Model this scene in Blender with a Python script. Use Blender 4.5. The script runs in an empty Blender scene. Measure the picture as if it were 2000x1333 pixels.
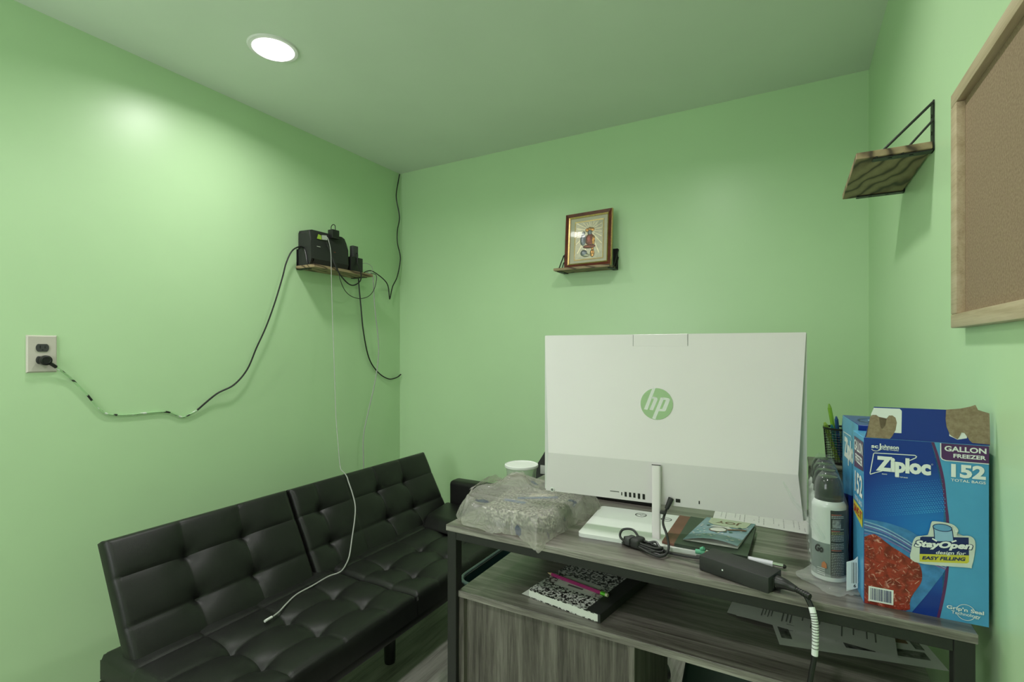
import bpy, bmesh, math, random
from mathutils import Vector, Matrix, noise
random.seed(7)
S = bpy.context.scene
COL = S.collection
PI = math.pi

# ------------------------------------------------------------------ camera
cam_d = bpy.data.cameras.new('camera')
cam = bpy.data.objects.new('camera', cam_d)
COL.objects.link(cam)
cam.location = (0, 0, 1.19)
cam.rotation_euler = (PI/2, 0, math.radians(29.05))
cam_d.sensor_width = 36.0
cam_d.lens = 980.0/2000.0*36.0
cam_d.shift_y = 0.00875
cam_d.clip_start = 0.02
S.camera = cam

# ------------------------------------------------------------------ world, view
w = bpy.data.worlds.new('world')
S.world = w
w.use_nodes = True
w.node_tree.nodes['Background'].inputs[0].default_value = (0.96, 0.99, 1.0, 1)   # overcast daylight, entering only through the added window
w.node_tree.nodes['Background'].inputs[1].default_value = 4.5
S.view_settings.view_transform = 'Standard'
S.view_settings.look = 'None'
S.view_settings.gamma = 1.0
S.view_settings.use_curve_mapping = False
S.view_settings.exposure = 0.50
LAMP_POWER = (3.9, 4.6, 4.6, 4.6)      # watts of the recessed lights (the one by the left wall is a little weaker)
LAMP_SPOTS = [(-1.66, 1.185), (-0.41, 1.215), (-1.66, -0.30), (-0.41, -0.30)]  # last pair: unseen lights added behind the camera to brighten the computer

# room dimensions
XL, XR, YB, YF, ZC = -2.15, 0.270, 2.418, -1.25, 2.298
DT = 0.77          # desk top height

# ------------------------------------------------------------------ materials
def nodes(m):
    m.use_nodes = True
    nt = m.node_tree
    return nt, nt.nodes['Principled BSDF']

def mk(nt, typ, **kw):
    n = nt.nodes.new(typ)
    for k, v in kw.items():
        if k in ('location',): continue
        if isinstance(k, str) and hasattr(n, k): setattr(n, k, v)
        else: n.inputs[k].default_value = v
    return n

def setin(n, d):
    for k, v in d.items(): n.inputs[k].default_value = v

def coords(nt, scale=(1, 1, 1), rot=(0, 0, 0)):
    tc = nt.nodes.new('ShaderNodeTexCoord')
    mp = nt.nodes.new('ShaderNodeMapping')
    nt.links.new(tc.outputs['Object'], mp.inputs['Vector'])
    mp.inputs['Scale'].default_value = scale
    mp.inputs['Rotation'].default_value = rot
    return mp.outputs['Vector']

def ramp(nt, fac, stops, interp='LINEAR'):
    r = nt.nodes.new('ShaderNodeValToRGB')
    r.color_ramp.interpolation = interp
    e = r.color_ramp.elements
    while len(e) < len(stops): e.new(0.5)
    for i, (p, c) in enumerate(stops):
        e[i].position = p
        e[i].color = (*c, 1) if len(c) == 3 else c
    nt.links.new(fac, r.inputs['Fac'])
    return r.outputs['Color']

def noise_tex(nt, vec, scale, detail=3.0, rough=0.55, dist=0.0):
    n = nt.nodes.new('ShaderNodeTexNoise')
    setin(n, {'Scale': scale, 'Detail': detail, 'Roughness': rough, 'Distortion': dist})
    nt.links.new(vec, n.inputs['Vector'])
    return n.outputs['Fac']

def bump(nt, b, h, strength, dist=0.002):
    n = nt.nodes.new('ShaderNodeBump')
    setin(n, {'Strength': strength, 'Distance': dist})
    nt.links.new(h, n.inputs['Height'])
    nt.links.new(n.outputs['Normal'], b.inputs['Normal'])

MATS = {}
def plain(name, c, rough=0.5, metal=0.0, spec=0.5, var=0.06, scale=30.0, bmp=0.0, bscale=None, coat=0.0):
    """A solid colour with a faint procedural unevenness of tone and relief."""
    m = bpy.data.materials.new(name)
    nt, b = nodes(m)
    v = coords(nt)
    f = noise_tex(nt, v, scale)
    lo = tuple(x*(1-var) for x in c)
    hi = tuple(min(1, x*(1+var)) for x in c)
    nt.links.new(ramp(nt, f, [(0.3, lo), (0.7, hi)]), b.inputs['Base Color'])
    setin(b, {'Roughness': rough, 'Metallic': metal, 'Specular IOR Level': spec, 'Coat Weight': coat})
    if bmp: bump(nt, b, noise_tex(nt, v, bscale or scale*8, 4), bmp)
    MATS[name] = m
    return m

def wall_mat(name, c, rough, spec, bs=0.08):
    m = bpy.data.materials.new(name)
    nt, b = nodes(m)
    v = coords(nt)
    f = noise_tex(nt, v, 1.6, 4)
    nt.links.new(ramp(nt, f, [(0.35, tuple(x*0.975 for x in c)), (0.65, tuple(x*1.02 for x in c))]), b.inputs['Base Color'])
    setin(b, {'Roughness': rough, 'Specular IOR Level': spec})
    bump(nt, b, noise_tex(nt, v, 22, 5, 0.6), bs, 0.004)
    MATS[name] = m
    return m

def plank_wood(name, dark, mid, light, axis, rough=0.42, scale=1.0, spec=0.5, coat=0.0):
    """Grey-brown printed wood with grain running along one axis."""
    m = bpy.data.materials.new(name)
    nt, b = nodes(m)
    st = [24.0, 24.0, 24.0]; st[axis] = 1.6
    v = coords(nt, tuple(s*scale for s in st))
    st2 = [170.0, 170.0, 170.0]; st2[axis] = 7.0
    v2 = coords(nt, tuple(s*scale for s in st2))
    a = noise_tex(nt, v, 1.6, 6, 0.65, 0.6)
    f = noise_tex(nt, v2, 2.0, 4, 0.7)
    mx = nt.nodes.new('ShaderNodeMath'); mx.operation = 'MULTIPLY_ADD'
    nt.links.new(f, mx.inputs[0]); mx.inputs[1].default_value = 0.45
    nt.links.new(a, mx.inputs[2])
    sb = nt.nodes.new('ShaderNodeMath'); sb.operation = 'SUBTRACT'
    nt.links.new(mx.outputs[0], sb.inputs[0]); sb.inputs[1].default_value = 0.22
    nt.links.new(ramp(nt, sb.outputs[0], [(0.33, dark), (0.48, mid), (0.66, light)]), b.inputs['Base Color'])
    setin(b, {'Roughness': rough, 'Specular IOR Level': spec, 'Coat Weight': coat, 'Coat Roughness': 0.22})
    bump(nt, b, f, 0.10, 0.001)
    MATS[name] = m
    return m

def ring_wood(name, axis):
    """Scorched board: brown wood with wandering dark growth rings."""
    m = bpy.data.materials.new(name)
    nt, b = nodes(m)
    sc = [9.0, 9.0, 9.0]; sc[axis] = 3.2
    v = coords(nt, tuple(sc))
    wv = nt.nodes.new('ShaderNodeTexWave')
    wv.wave_type = 'BANDS'; wv.bands_direction = 'DIAGONAL'
    setin(wv, {'Scale': 1.5, 'Distortion': 9.0, 'Detail': 2.0, 'Detail Scale': 0.9})
    nt.links.new(v, wv.inputs['Vector'])
    g = noise_tex(nt, coords(nt, tuple(4*s for s in sc)), 3.0, 3)
    c1 = ramp(nt, wv.outputs['Fac'], [(0.0, (0.07, 0.042, 0.026)), (0.12, (0.24, 0.16, 0.09)), (0.4, (0.38, 0.27, 0.16)), (1.0, (0.44, 0.32, 0.19))])
    mxn = nt.nodes.new('ShaderNodeMixRGB'); mxn.blend_type = 'MULTIPLY'; mxn.inputs[0].default_value = 0.35
    nt.links.new(c1, mxn.inputs[1]); nt.links.new(g, mxn.inputs[2])
    nt.links.new(mxn.outputs[0], b.inputs['Base Color'])
    setin(b, {'Roughness': 0.6})
    MATS[name] = m
    return m

def speckle(name, dark, light, scale, thr=0.5, soft=0.03, rough=0.4, bmp=0.0, detail=2.0):
    m = bpy.data.materials.new(name)
    nt, b = nodes(m)
    f = noise_tex(nt, coords(nt), scale, detail, 0.6)
    nt.links.new(ramp(nt, f, [(thr-soft, dark), (thr+soft, light)]), b.inputs['Base Color'])
    setin(b, {'Roughness': rough})
    if bmp: bump(nt, b, f, bmp)
    MATS[name] = m
    return m

def clear_film(name, tint, alpha, rough=0.12, bscale=60.0, bst=0.5):
    """Thin see-through plastic: mostly transparent, with real gloss and creases."""
    m = bpy.data.materials.new(name)
    m.use_nodes = True
    nt = m.node_tree; nt.nodes.clear()
    out = nt.nodes.new('ShaderNodeOutputMaterial')
    tr = nt.nodes.new('ShaderNodeBsdfTransparent'); tr.inputs[0].default_value = (*tint, 1)
    pb = nt.nodes.new('ShaderNodeBsdfPrincipled')
    setin(pb, {'Base Color': (*tint, 1), 'Roughness': rough, 'Specular IOR Level': 0.8})
    mix = nt.nodes.new('ShaderNodeMixShader')
    v = coords(nt)
    lw = nt.nodes.new('ShaderNodeLayerWeight'); lw.inputs[0].default_value = 0.25
    ad = nt.nodes.new('ShaderNodeMath'); ad.operation = 'MULTIPLY_ADD'; ad.use_clamp = True
    nt.links.new(lw.outputs['Facing'], ad.inputs[0]); ad.inputs[1].default_value = 0.22; ad.inputs[2].default_value = alpha
    nt.links.new(ad.outputs[0], mix.inputs[0])
    bn = nt.nodes.new('ShaderNodeBump'); setin(bn, {'Strength': bst, 'Distance': 0.004})
    nt.links.new(noise_tex(nt, v, bscale, 3, 0.6, 0.8), bn.inputs['Height'])
    nt.links.new(bn.outputs[0], pb.inputs['Normal'])
    nt.links.new(tr.outputs[0], mix.inputs[1]); nt.links.new(pb.outputs[0], mix.inputs[2])
    nt.links.new(mix.outputs[0], out.inputs[0])
    MATS[name] = m
    return m

M_WALL = wall_mat('green_satin_paint', (0.54, 0.75, 0.455), 0.36, 0.55)
M_CEIL = wall_mat('ceiling_flat_paint', (0.79, 0.86, 0.765), 0.85, 0.2, 0.04)
M_FLOOR = plank_wood('grey_floor_planks', (0.24, 0.22, 0.20), (0.40, 0.375, 0.35), (0.54, 0.51, 0.48), 1, 0.4, 0.6)
M_DESKX = plank_wood('grey_oak_lengthwise', (0.060, 0.050, 0.045), (0.128, 0.112, 0.102), (0.235, 0.212, 0.195), 0, 0.34, coat=0.35)
M_DESKZ = plank_wood('grey_oak_upright', (0.042, 0.035, 0.031), (0.098, 0.085, 0.076), (0.18, 0.162, 0.146), 2, 0.45)
M_DESKE = plank_wood('grey_oak_edge_band', (0.10, 0.088, 0.080), (0.20, 0.18, 0.165), (0.36, 0.335, 0.31), 0, 0.5)
M_STEEL = plain('black_powder_coat', (0.014, 0.014, 0.014), 0.42, bmp=0.1)
M_RINGX = ring_wood('scorched_wood_x', 0)
M_RINGY = ring_wood('scorched_wood_y', 1)
M_BLACK = plain('black_plastic', (0.012, 0.012, 0.012), 0.38, bmp=0.08)
M_BLACKM = plain('matte_black_plastic', (0.022, 0.022, 0.022), 0.6, bmp=0.15)
M_DGREY = plain('dark_grey_plastic', (0.05, 0.05, 0.052), 0.5)
M_RUBBER = plain('black_cable_sheath', (0.010, 0.010, 0.010), 0.4)
M_WHITE = plain('white_plastic', (0.74, 0.74, 0.73), 0.32, var=0.015)
M_MONW = plain('monitor_white', (0.84, 0.765, 0.81), 0.42, var=0.012, scale=6)
M_MONSH = plain('monitor_white_shaded', (0.76, 0.70, 0.74), 0.5, var=0.012, scale=6)  # monitor white, darkened in colour for the shade on the down-tilted lower cover
M_GLOSSW = plain('glossy_white_base', (0.72, 0.73, 0.72), 0.12, var=0.015, scale=8)
M_CHROME = plain('chrome', (0.80, 0.80, 0.80), 0.06, 1.0, var=0.01)
M_SILV = plain('brushed_silver', (0.62, 0.62, 0.62), 0.25, 1.0, var=0.05)
M_CREAM = plain('almond_plate', (0.60, 0.55, 0.50), 0.35, var=0.02)
M_CABW = plain('white_cable_sheath', (0.40, 0.40, 0.385), 0.45)
M_PAPER = plain('white_paper', (0.72, 0.72, 0.69), 0.75, var=0.03)
M_INK = plain('black_ink', (0.02, 0.02, 0.02), 0.6)
M_INKG = plain('grey_ink', (0.16, 0.16, 0.16), 0.7)
M_INKL = plain('pale_grey_ink', (0.38, 0.38, 0.37), 0.7)
M_LEATHER = plain('black_faux_leather', (0.009, 0.0085, 0.0085), 0.42, spec=0.42, var=0.15, bmp=0.18, bscale=420)
M_TEAL = plain('dark_teal_plastic', (0.010, 0.030, 0.028), 0.35)
M_FRAMEW = plank_wood('pale_pine_frame', (0.42, 0.31, 0.20), (0.52, 0.40, 0.27), (0.60, 0.48, 0.34), 1, 0.5)
M_MAHOG = plain('mahogany_lacquer', (0.12, 0.016, 0.007), 0.25, var=0.3)
M_GOLD = plain('gold_bead', (0.62, 0.43, 0.17), 0.32, 1.0, var=0.25, scale=220)
M_SILVF = plain('embossed_silver_foil', (0.30, 0.29, 0.21), 0.32, 1.0, var=0.2, scale=60, bmp=0.3, bscale=120)
M_RAYF = plain('bright_foil_ray', (0.66, 0.58, 0.36), 0.35, 0.9, var=0.1, scale=60)
M_BRONZE = plain('bronze_relief', (0.55, 0.26, 0.08), 0.25, 1.0, var=0.3, scale=90)
M_REDF = plain('red_relief', (0.22, 0.055, 0.035), 0.3, 0.6, var=0.3, scale=90)
M_BLUEF = plain('slate_relief', (0.17, 0.18, 0.21), 0.3, 0.8, var=0.3, scale=90)
M_MATB = plain('beige_mat_board', (0.56, 0.53, 0.40), 0.7, var=0.03)
M_KRAFT = speckle('torn_kraft_board', (0.24, 0.17, 0.11), (0.33, 0.25, 0.17), 180, 0.5, 0.2, 0.9)
M_LAMPT = plain('white_lamp_trim', (0.8, 0.8, 0.78), 0.4, var=0.01)

def emit(name, c, s):
    m = bpy.data.materials.new(name); m.use_nodes = True
    nt = m.node_tree; nt.nodes.clear()
    out = nt.nodes.new('ShaderNodeOutputMaterial'); e = nt.nodes.new('ShaderNodeEmission')
    e.inputs[0].default_value = (*c, 1); e.inputs[1].default_value = s
    nt.links.new(e.outputs[0], out.inputs[0])
    return m
M_LAMP = emit('led_diffuser', (1.0, 0.985, 0.96), 5.0)

# ------------------------------------------------------------------ mesh builder
class MB:
    def __init__(self):
        self.bm = bmesh.new(); self.mats = []
    def mi(self, m):
        if m not in self.mats: self.mats.append(m)
        return self.mats.index(m)
    def absorb(self, b2, m, M=None):
        idx = self.mi(m)
        vm = {}
        for v in b2.verts:
            vm[v] = self.bm.verts.new(M @ v.co if M else v.co)
        for f in b2.faces:
            try:
                nf = self.bm.faces.new([vm[v] for v in f.verts])
                nf.material_index = idx; nf.smooth = f.smooth
            except ValueError: pass
        b2.free()
        return self
    def box(self, lo, hi, m, bevel=0.0, seg=2, M=None):
        b = bmesh.new()
        bmesh.ops.create_cube(b, size=1.0)
        lo, hi = Vector(lo), Vector(hi)
        for v in b.verts:
            v.co = Vector([(lo[i]+hi[i])/2 + v.co[i]*(hi[i]-lo[i]) for i in range(3)])
        if bevel:
            bmesh.ops.bevel(b, geom=b.edges[:], offset=bevel, segments=seg, profile=0.5, affect='EDGES')
        return self.absorb(b, m, M)
    def hexa(self, p, m, bevel=0.0, seg=2):
        """p: eight corners, bottom four counter-clockwise then top four."""
        b = bmesh.new(); v = [b.verts.new(q) for q in p]
        for f in ((3, 2, 1, 0), (4, 5, 6, 7), (0, 1, 5, 4), (1, 2, 6, 5), (2, 3, 7, 6), (3, 0, 4, 7)):
            b.faces.new([v[i] for i in f])
        if bevel: bmesh.ops.bevel(b, geom=b.edges[:], offset=bevel, segments=seg, profile=0.5, affect='EDGES')
        return self.absorb(b, m)
    def poly(self, pts, m):
        vs = [self.bm.verts.new(p) for p in pts]
        f = self.bm.faces.new(vs); f.material_index = self.mi(m)
        return self
    def prism(self, pts, e1, e2, n, o, h0, h1, m, bevel=0.0):
        """2-D outline pts in the frame (o, e1, e2), extruded along n from h0 to h1."""
        b = bmesh.new()
        e1, e2, n, o = Vector(e1), Vector(e2), Vector(n), Vector(o)
        lo = [b.verts.new(o+e1*x+e2*y+n*h0) for x, y in pts]
        hi = [b.verts.new(o+e1*x+e2*y+n*h1) for x, y in pts]
        k = len(pts)
        b.faces.new(lo[::-1]); b.faces.new(hi)
        for i in range(k): b.faces.new([lo[i], lo[(i+1) % k], hi[(i+1) % k], hi[i]])
        bmesh.ops.recalc_face_normals(b, faces=b.faces[:])
        bmesh.ops.triangulate(b, faces=[f for f in b.faces if len(f.verts) > 4])
        return self.absorb(b, m)
    def tube(self, pts, r, m, n=10, smooth=6, flat=None):
        P = spline([Vector(p) for p in pts], smooth) if smooth > 1 and len(pts) > 2 else [Vector(p) for p in pts]
        b = bmesh.new(); rings = []
        up = Vector((0, 0, 1))
        t0 = (P[1]-P[0]).normalized()
        a = t0.orthogonal().normalized()
        for i, p in enumerate(P):
            t = (P[min(i+1, len(P)-1)]-P[max(i-1, 0)]).normalized()
            a = (a - t*a.dot(t)).normalized(); c = t.cross(a)
            rr = r(i/(len(P)-1)) if callable(r) else r
            rings.append([b.verts.new(p+(a*math.cos(2*PI*k/n)+c*math.sin(2*PI*k/n))*rr) for k in range(n)])
        for i in range(len(rings)-1):
            for k in range(n):
                f = b.faces.new([rings[i][k], rings[i][(k+1) % n], rings[i+1][(k+1) % n], rings[i+1][k]]); f.smooth = True
        b.faces.new(rings[0][::-1]); b.faces.new(rings[-1])
        return self.absorb(b, m)
    def lathe(self, prof, o, m, n=40, axis=None, cap=True):
        """prof: (radius, height) pairs from bottom to top, spun about axis (default up)."""
        b = bmesh.new(); o = Vector(o)
        R = Vector((0, 0, 1)).rotation_difference(Vector(axis)).to_matrix() if axis is not None else Matrix.Identity(3)
        rings = []
        for r, z in prof:
            rings.append([b.verts.new(o+R @ Vector((r*math.cos(2*PI*k/n), r*math.sin(2*PI*k/n), z))) for k in range(n)])
        for i in range(len(rings)-1):
            for k in range(n):
                f = b.faces.new([rings[i][k], rings[i][(k+1) % n], rings[i+1][(k+1) % n], rings[i+1][k]]); f.smooth = True
        if cap:
            b.faces.new(rings[0][::-1]); b.faces.new(rings[-1])
        return self.absorb(b, m)
    def grid(self, fn, nu, nv, m, smooth=True, wrap_u=False):
        b = bmesh.new()
        vs = [[b.verts.new(fn(i/nu, j/nv)) for j in range(nv+1)] for i in range(nu if wrap_u else nu+1)]
        L = len(vs)
        for i in range(nu):
            for j in range(nv):
                f = b.faces.new([vs[i][j], vs[(i+1) % L][j], vs[(i+1) % L][j+1], vs[i][j+1]]); f.smooth = smooth
        return self.absorb(b, m)
    def text(self, s, rect, F, h, m, bold=0.0, shear=0.0, rise=0.0, flip=False):
        """Lettering whose ink fills rect=(x0,y0,x1,y1) in frame F=(o,e1,e2,n), h off the surface."""
        cu = bpy.data.curves.new('lettering', 'FONT'); cu.body = s; cu.offset = bold; cu.shear = shear
        cu.resolution_u = 3; cu.fill_mode = 'FRONT'
        ob = bpy.data.objects.new('lettering', cu); COL.objects.link(ob)
        dg = bpy.context.evaluated_depsgraph_get()
        me = bpy.data.meshes.new_from_object(ob.evaluated_get(dg))
        b = bmesh.new(); b.from_mesh(me)
        bpy.data.objects.remove(ob); bpy.data.curves.remove(cu); bpy.data.meshes.remove(me)
        if not b.verts: b.free(); return self
        xs = [v.co.x for v in b.verts]; ys = [v.co.y for v in b.verts]
        x0, x1, y0, y1 = min(xs), max(xs), min(ys), max(ys)
        o, e1, e2, n = [Vector(q) for q in F]
        for v in b.verts:
            a = (v.co.x-x0)/max(x1-x0, 1e-6); c = (v.co.y-y0)/max(y1-y0, 1e-6)
            if flip: a, c = 1-a, 1-c
            X = rect[0]+a*(rect[2]-rect[0]); Y = rect[1]+c*(rect[3]-rect[1])+rise*a
            v.co = o+e1*X+e2*Y+n*h
        return self.absorb(b, m)
    def flat(self, pts, F, h, m):
        o, e1, e2, n = [Vector(q) for q in F]
        b = bmesh.new()
        b.faces.new([b.verts.new(o+e1*x+e2*y+n*h) for x, y in pts])
        bmesh.ops.triangulate(b, faces=b.faces[:])
        b.normal_update()
        for f in b.faces:
            if f.normal.dot(n) < 0: f.normal_flip()
        return self.absorb(b, m)
    def line(self, pts, wd, F, h, m, closed=False):
        """A printed stroke of width wd along 2-D points."""
        P = [Vector(p) for p in pts]
        if closed: P.append(P[0])
        for a, c in zip(P[:-1], P[1:]):
            d = (c-a)
            if d.length < 1e-7: continue
            t = d.normalized()*wd*0.5; q = Vector((-t.y, t.x))
            self.flat([a-t*0.6+q, a-t*0.6-q, c+t*0.6-q, c+t*0.6+q], F, h, m)
        return self
    def build(self, name, parent=None, sharp=35):
        org = Vector((0, 0, 0)); p = parent
        while p is not None: org += p.location; p = p.parent
        if parent is None and getattr(self, 'org', None) is not None: org = Vector(self.org)
        bmesh.ops.remove_doubles(self.bm, verts=self.bm.verts[:], dist=1e-7)
        for v in self.bm.verts: v.co -= org
        me = bpy.data.meshes.new(name)
        self.bm.to_mesh(me); self.bm.free()
        for m in self.mats: me.materials.append(m)
        if sharp:
            me.shade_smooth(); me.set_sharp_from_angle(angle=math.radians(sharp))
        o = bpy.data.objects.new(name, me); COL.objects.link(o)
        if parent is not None: o.parent = parent
        else: o.location = org
        return o

def spline(P, k):
    out = []
    for i in range(len(P)-1):
        p0, p1, p2, p3 = P[max(i-1, 0)], P[i], P[i+1], P[min(i+2, len(P)-1)]
        for j in range(k):
            t = j/k
            out.append(0.5*((2*p1)+(p2-p0)*t+(2*p0-5*p1+4*p2-p3)*t*t+(3*p1-p0-3*p2+p3)*t**3))
    out.append(P[-1])
    return out

def smooth2(pts, k=5, closed=True):
    """Catmull-Rom through 2-D outline points."""
    P = [Vector((x, y, 0)) for x, y in pts]
    if not closed: return [(v.x, v.y) for v in spline(P, k)]
    Q = P[-2:]+P+P[:2]
    s = spline(Q, k)
    return [(v.x, v.y) for v in s[2*k:2*k+len(P)*k]]

def rrect(x0, y0, x1, y1, r, k=5):
    out = []
    for cx, cy, a in ((x1-r, y1-r, 0), (x0+r, y1-r, 90), (x0+r, y0+r, 180), (x1-r, y0+r, 270)):
        for i in range(k+1):
            t = math.radians(a+90*i/k); out.append((cx+r*math.cos(t), cy+r*math.sin(t)))
    return out

def circ(cx, cy, rx, ry=None, k=28, a0=0, a1=360):
    ry = ry or rx
    n = k if a1-a0 >= 360 else k+1
    return [(cx+rx*math.cos(math.radians(a0+(a1-a0)*i/k)), cy+ry*math.sin(math.radians(a0+(a1-a0)*i/k))) for i in range(n)]

def thing(name, label, cat, loc, group=None):
    o = bpy.data.objects.new(name, None); COL.objects.link(o)
    o.location = loc; o.empty_display_size = 0.05
    return tag(o, label, cat, group)

def tag(o, label, cat, group=None):
    o['label'] = label; o['category'] = cat
    if group: o['group'] = group
    return o

def single(mb, name, label, cat, org, group=None, sharp=35):
    mb.org = org
    return tag(mb.build(name, None, sharp), label, cat, group)

def struct(mb, name, sharp=35):
    o = mb.build(name, None, sharp); o['kind'] = 'structure'
    return o

def dup(root, loc, label):
    r = root.copy(); COL.objects.link(r); r.location = loc; r['label'] = label
    for ch in list(root.children):
        c = ch.copy(); COL.objects.link(c); c.parent = r
        for g in list(ch.children):
            d = g.copy(); COL.objects.link(d); d.parent = c
    return r

def quadm(o, e1, e2, n):
    M = Matrix.Identity(4)
    for i, e in enumerate((e1, e2, n)):
        for j in range(3): M[j][i] = e[j]
    for j in range(3): M[j][3] = o[j]
    return M

# ================================================================== SETTING
T = 0.10
struct(MB().box((XL-T, YF-T, -T), (XR+T, YB+T, 0), M_FLOOR), 'floor')
struct(MB().box((XL-T, YF-T, ZC), (XR+T, YB+T, ZC+T), M_CEIL), 'ceiling')
struct(MB().box((XL-T, YF-T, 0), (XL, YB+T, ZC), M_WALL), 'wall_left')
struct(MB().box((XR, YF-T, 0), (XR+T, YB+T, ZC), M_WALL), 'wall_right')
struct(MB().box((XL, YB, 0), (XR, YB+T, ZC), M_WALL), 'wall_back')
WNX0, WNX1, WNZ0, WNZ1 = -1.95, -0.85, 0.95, 2.0      # unseen window, added behind the camera to brighten the computer
mb = MB()
for lo, hi in (((XL, 0), (WNX0, ZC)), ((WNX1, 0), (XR, ZC)), ((WNX0, 0), (WNX1, WNZ0)), ((WNX0, WNZ1), (WNX1, ZC))):
    mb.box((lo[0], YF-T, lo[1]), (hi[0], YF, hi[1]), M_WALL)
struct(mb, 'wall_front')
mb = MB()
for lo, hi in (((WNX0, WNZ0), (WNX1, WNZ0+0.05)), ((WNX0, WNZ1-0.05), (WNX1, WNZ1)), ((WNX0, WNZ0+0.05), (WNX0+0.05, WNZ1-0.05)), ((WNX1-0.05, WNZ0+0.05), (WNX1, WNZ1-0.05)), ((WNX0+0.05, (WNZ0+WNZ1)/2-0.02), (WNX1-0.05, (WNZ0+WNZ1)/2+0.02))):
    mb.box((lo[0], YF-0.07, lo[1]), (hi[0], YF-0.02, hi[1]), M_LAMPT)
struct(mb, 'added_window')
pl_d = bpy.data.lights.new('added_window_portal', 'AREA'); pl_d.shape = 'RECTANGLE'; pl_d.size = WNX1-WNX0; pl_d.size_y = WNZ1-WNZ0
pl_d.cycles.is_portal = True
pl_o = bpy.data.objects.new('added_window_portal', pl_d); COL.objects.link(pl_o)
pl_o.location = ((WNX0+WNX1)/2, YF-0.09, (WNZ0+WNZ1)/2); pl_o.rotation_euler = (PI/2, 0, 0)

# ---- recessed ceiling lights
LAMP_LABELS = ['round recessed ceiling light near the left wall, glowing white',
               'round recessed ceiling light above the desk, out of frame',
               'round recessed ceiling light added behind the camera on the left',
               'round recessed ceiling light added behind the camera on the right']
lamp0 = thing('recessed_light', LAMP_LABELS[0], 'ceiling light', (*LAMP_SPOTS[0], ZC), 'recessed ceiling lights')
x, y = LAMP_SPOTS[0]
MB().lathe([(0.0715, -0.006), (0.084, -0.005), (0.088, 0.0), (0.0715, 0.0), (0.0715, -0.006)], (x, y, ZC), M_LAMPT, 48, cap=False).build('trim_ring', lamp0)
MB().lathe([(0.071, -0.003), (0.0705, -0.007), (0.066, -0.010), (0.045, -0.013), (0.02, -0.014)][::-1], (x, y, ZC), M_LAMP, 48).build('diffuser', lamp0)
for p, l in zip(LAMP_SPOTS[1:], LAMP_LABELS[1:]): dup(lamp0, (*p, ZC), l)
for p, e_w in zip(LAMP_SPOTS, LAMP_POWER):                      # the LEDs behind each diffuser
    ld = bpy.data.lights.new('led_light', 'AREA'); ld.shape = 'DISK'; ld.size = 0.13
    ld.energy = e_w; ld.color = (1.0, 0.985, 0.96); ld.spread = math.radians(158)
    lo_ = bpy.data.objects.new('led_light', ld); COL.objects.link(lo_); lo_.location = (*p, ZC-0.0155)

# ================================================================== DESK
desk = thing('desk', 'grey wood and black steel desk seen from behind, loaded with a white computer', 'desk', (-0.242, 1.25, 0))
DX0, DX1, DY0, DY1 = -0.726, 0.242, 0.979, 1.53
mb = MB().box((DX0, DY0, DT-0.0145), (DX1, DY1, DT), M_DESKX, 0.0012, 1)
mb.box((DX0+0.001, DY0-0.0006, DT-0.0140), (DX1-0.001, DY0+0.001, DT-0.0008), M_DESKE)
mb.build('desktop', desk)
for n_, lo, hi in (('front', (DX0+0.028, DY0+0.002), (DX1-0.028, DY0+0.027)), ('rear', (DX0+0.028, DY1-0.027), (DX1-0.028, DY1-0.002)),
                   ('l', (DX0+0.002, DY0+0.027), (DX0+0.027, DY1-0.027)), ('r', (DX1-0.027, DY0+0.027), (DX1-0.002, DY1-0.027))):
    MB().box((*lo, DT-0.0335), (*hi, DT-0.0146), M_STEEL, 0.001, 1).build('frame_rail', desk)
for lx in (DX0+0.003, DX1-0.028):
    for ly in (DY0+0.002, DY1-0.027):
        MB().box((lx, ly, 0.012), (lx+0.025, ly+0.025, DT-0.0146), M_STEEL, 0.001, 1).build('leg', desk)
SZ = 0.613         # top of the open shelf
mb = MB().box((DX0+0.028, 0.990, SZ-0.015), (DX1-0.0285, 1.44, SZ), M_DESKX, 0.001, 1)
mb.box((DX0+0.029, 0.9895, SZ-0.0145), (DX1-0.0295, 0.991, SZ-0.0006), M_DESKE)
mb.build('shelf_board', desk)
for x0, x1 in ((DX0+0.028, DX0+0.043), (-0.287, -0.272)):
    MB().box((x0, 0.992, 0.10), (x1, 1.30, SZ-0.0152), M_DESKZ, 0.0008, 1).build('side_panel', desk)
MB().box((DX0+0.0432, 1.004, 0.10), (-0.2872, 1.016, SZ-0.0152), M_DESKZ).build('back_panel', desk)
MB().box((DX0+0.0432, 1.0165, 0.10), (-0.2872, 1.30, 0.115), M_DESKZ).build('bottom_board', desk)
for ly in (DY0+0.006, DY1-0.022):
    MB().box((DX0+0.028, ly, 0.075), (DX1-0.028, ly+0.018, 0.0995), M_STEEL, 0.001, 1).build('foot_rail', desk)

# ================================================================== ALL-IN-ONE COMPUTER
mon = thing('all_in_one_computer', 'white all-in-one computer seen from behind, with a round mirrored logo', 'computer', (-0.262, 1.135, DT))
ma = math.radians(4.6)
e1 = Vector((math.cos(ma), math.sin(ma), 0)); nb = Vector((math.sin(ma), -math.cos(ma), 0)); e2 = Vector((0, 0, 1))
mo = Vector((-0.250, 1.140, 0))        # middle of the screen sheet
W2 = 0.279; ZT, ZB = 1.2255, 0.848
def MP(s, z, t): return mo+e1*s+e2*z+nb*t
# screen sheet (white surround, dark glass on the user's side)
mb = MB()
mb.prism(rrect(-W2, ZB, W2, ZT, 0.004, 3), e1, e2, nb, mo, -0.006, 0.0, M_WHITE)
mb.build('screen_frame', mon)
MB().prism(rrect(-W2+0.006, ZB+0.03, W2-0.006, ZT-0.006, 0.003, 3), e1, e2, nb, mo, -0.0072, -0.0062, M_BLACK).build('screen', mon)
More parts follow.
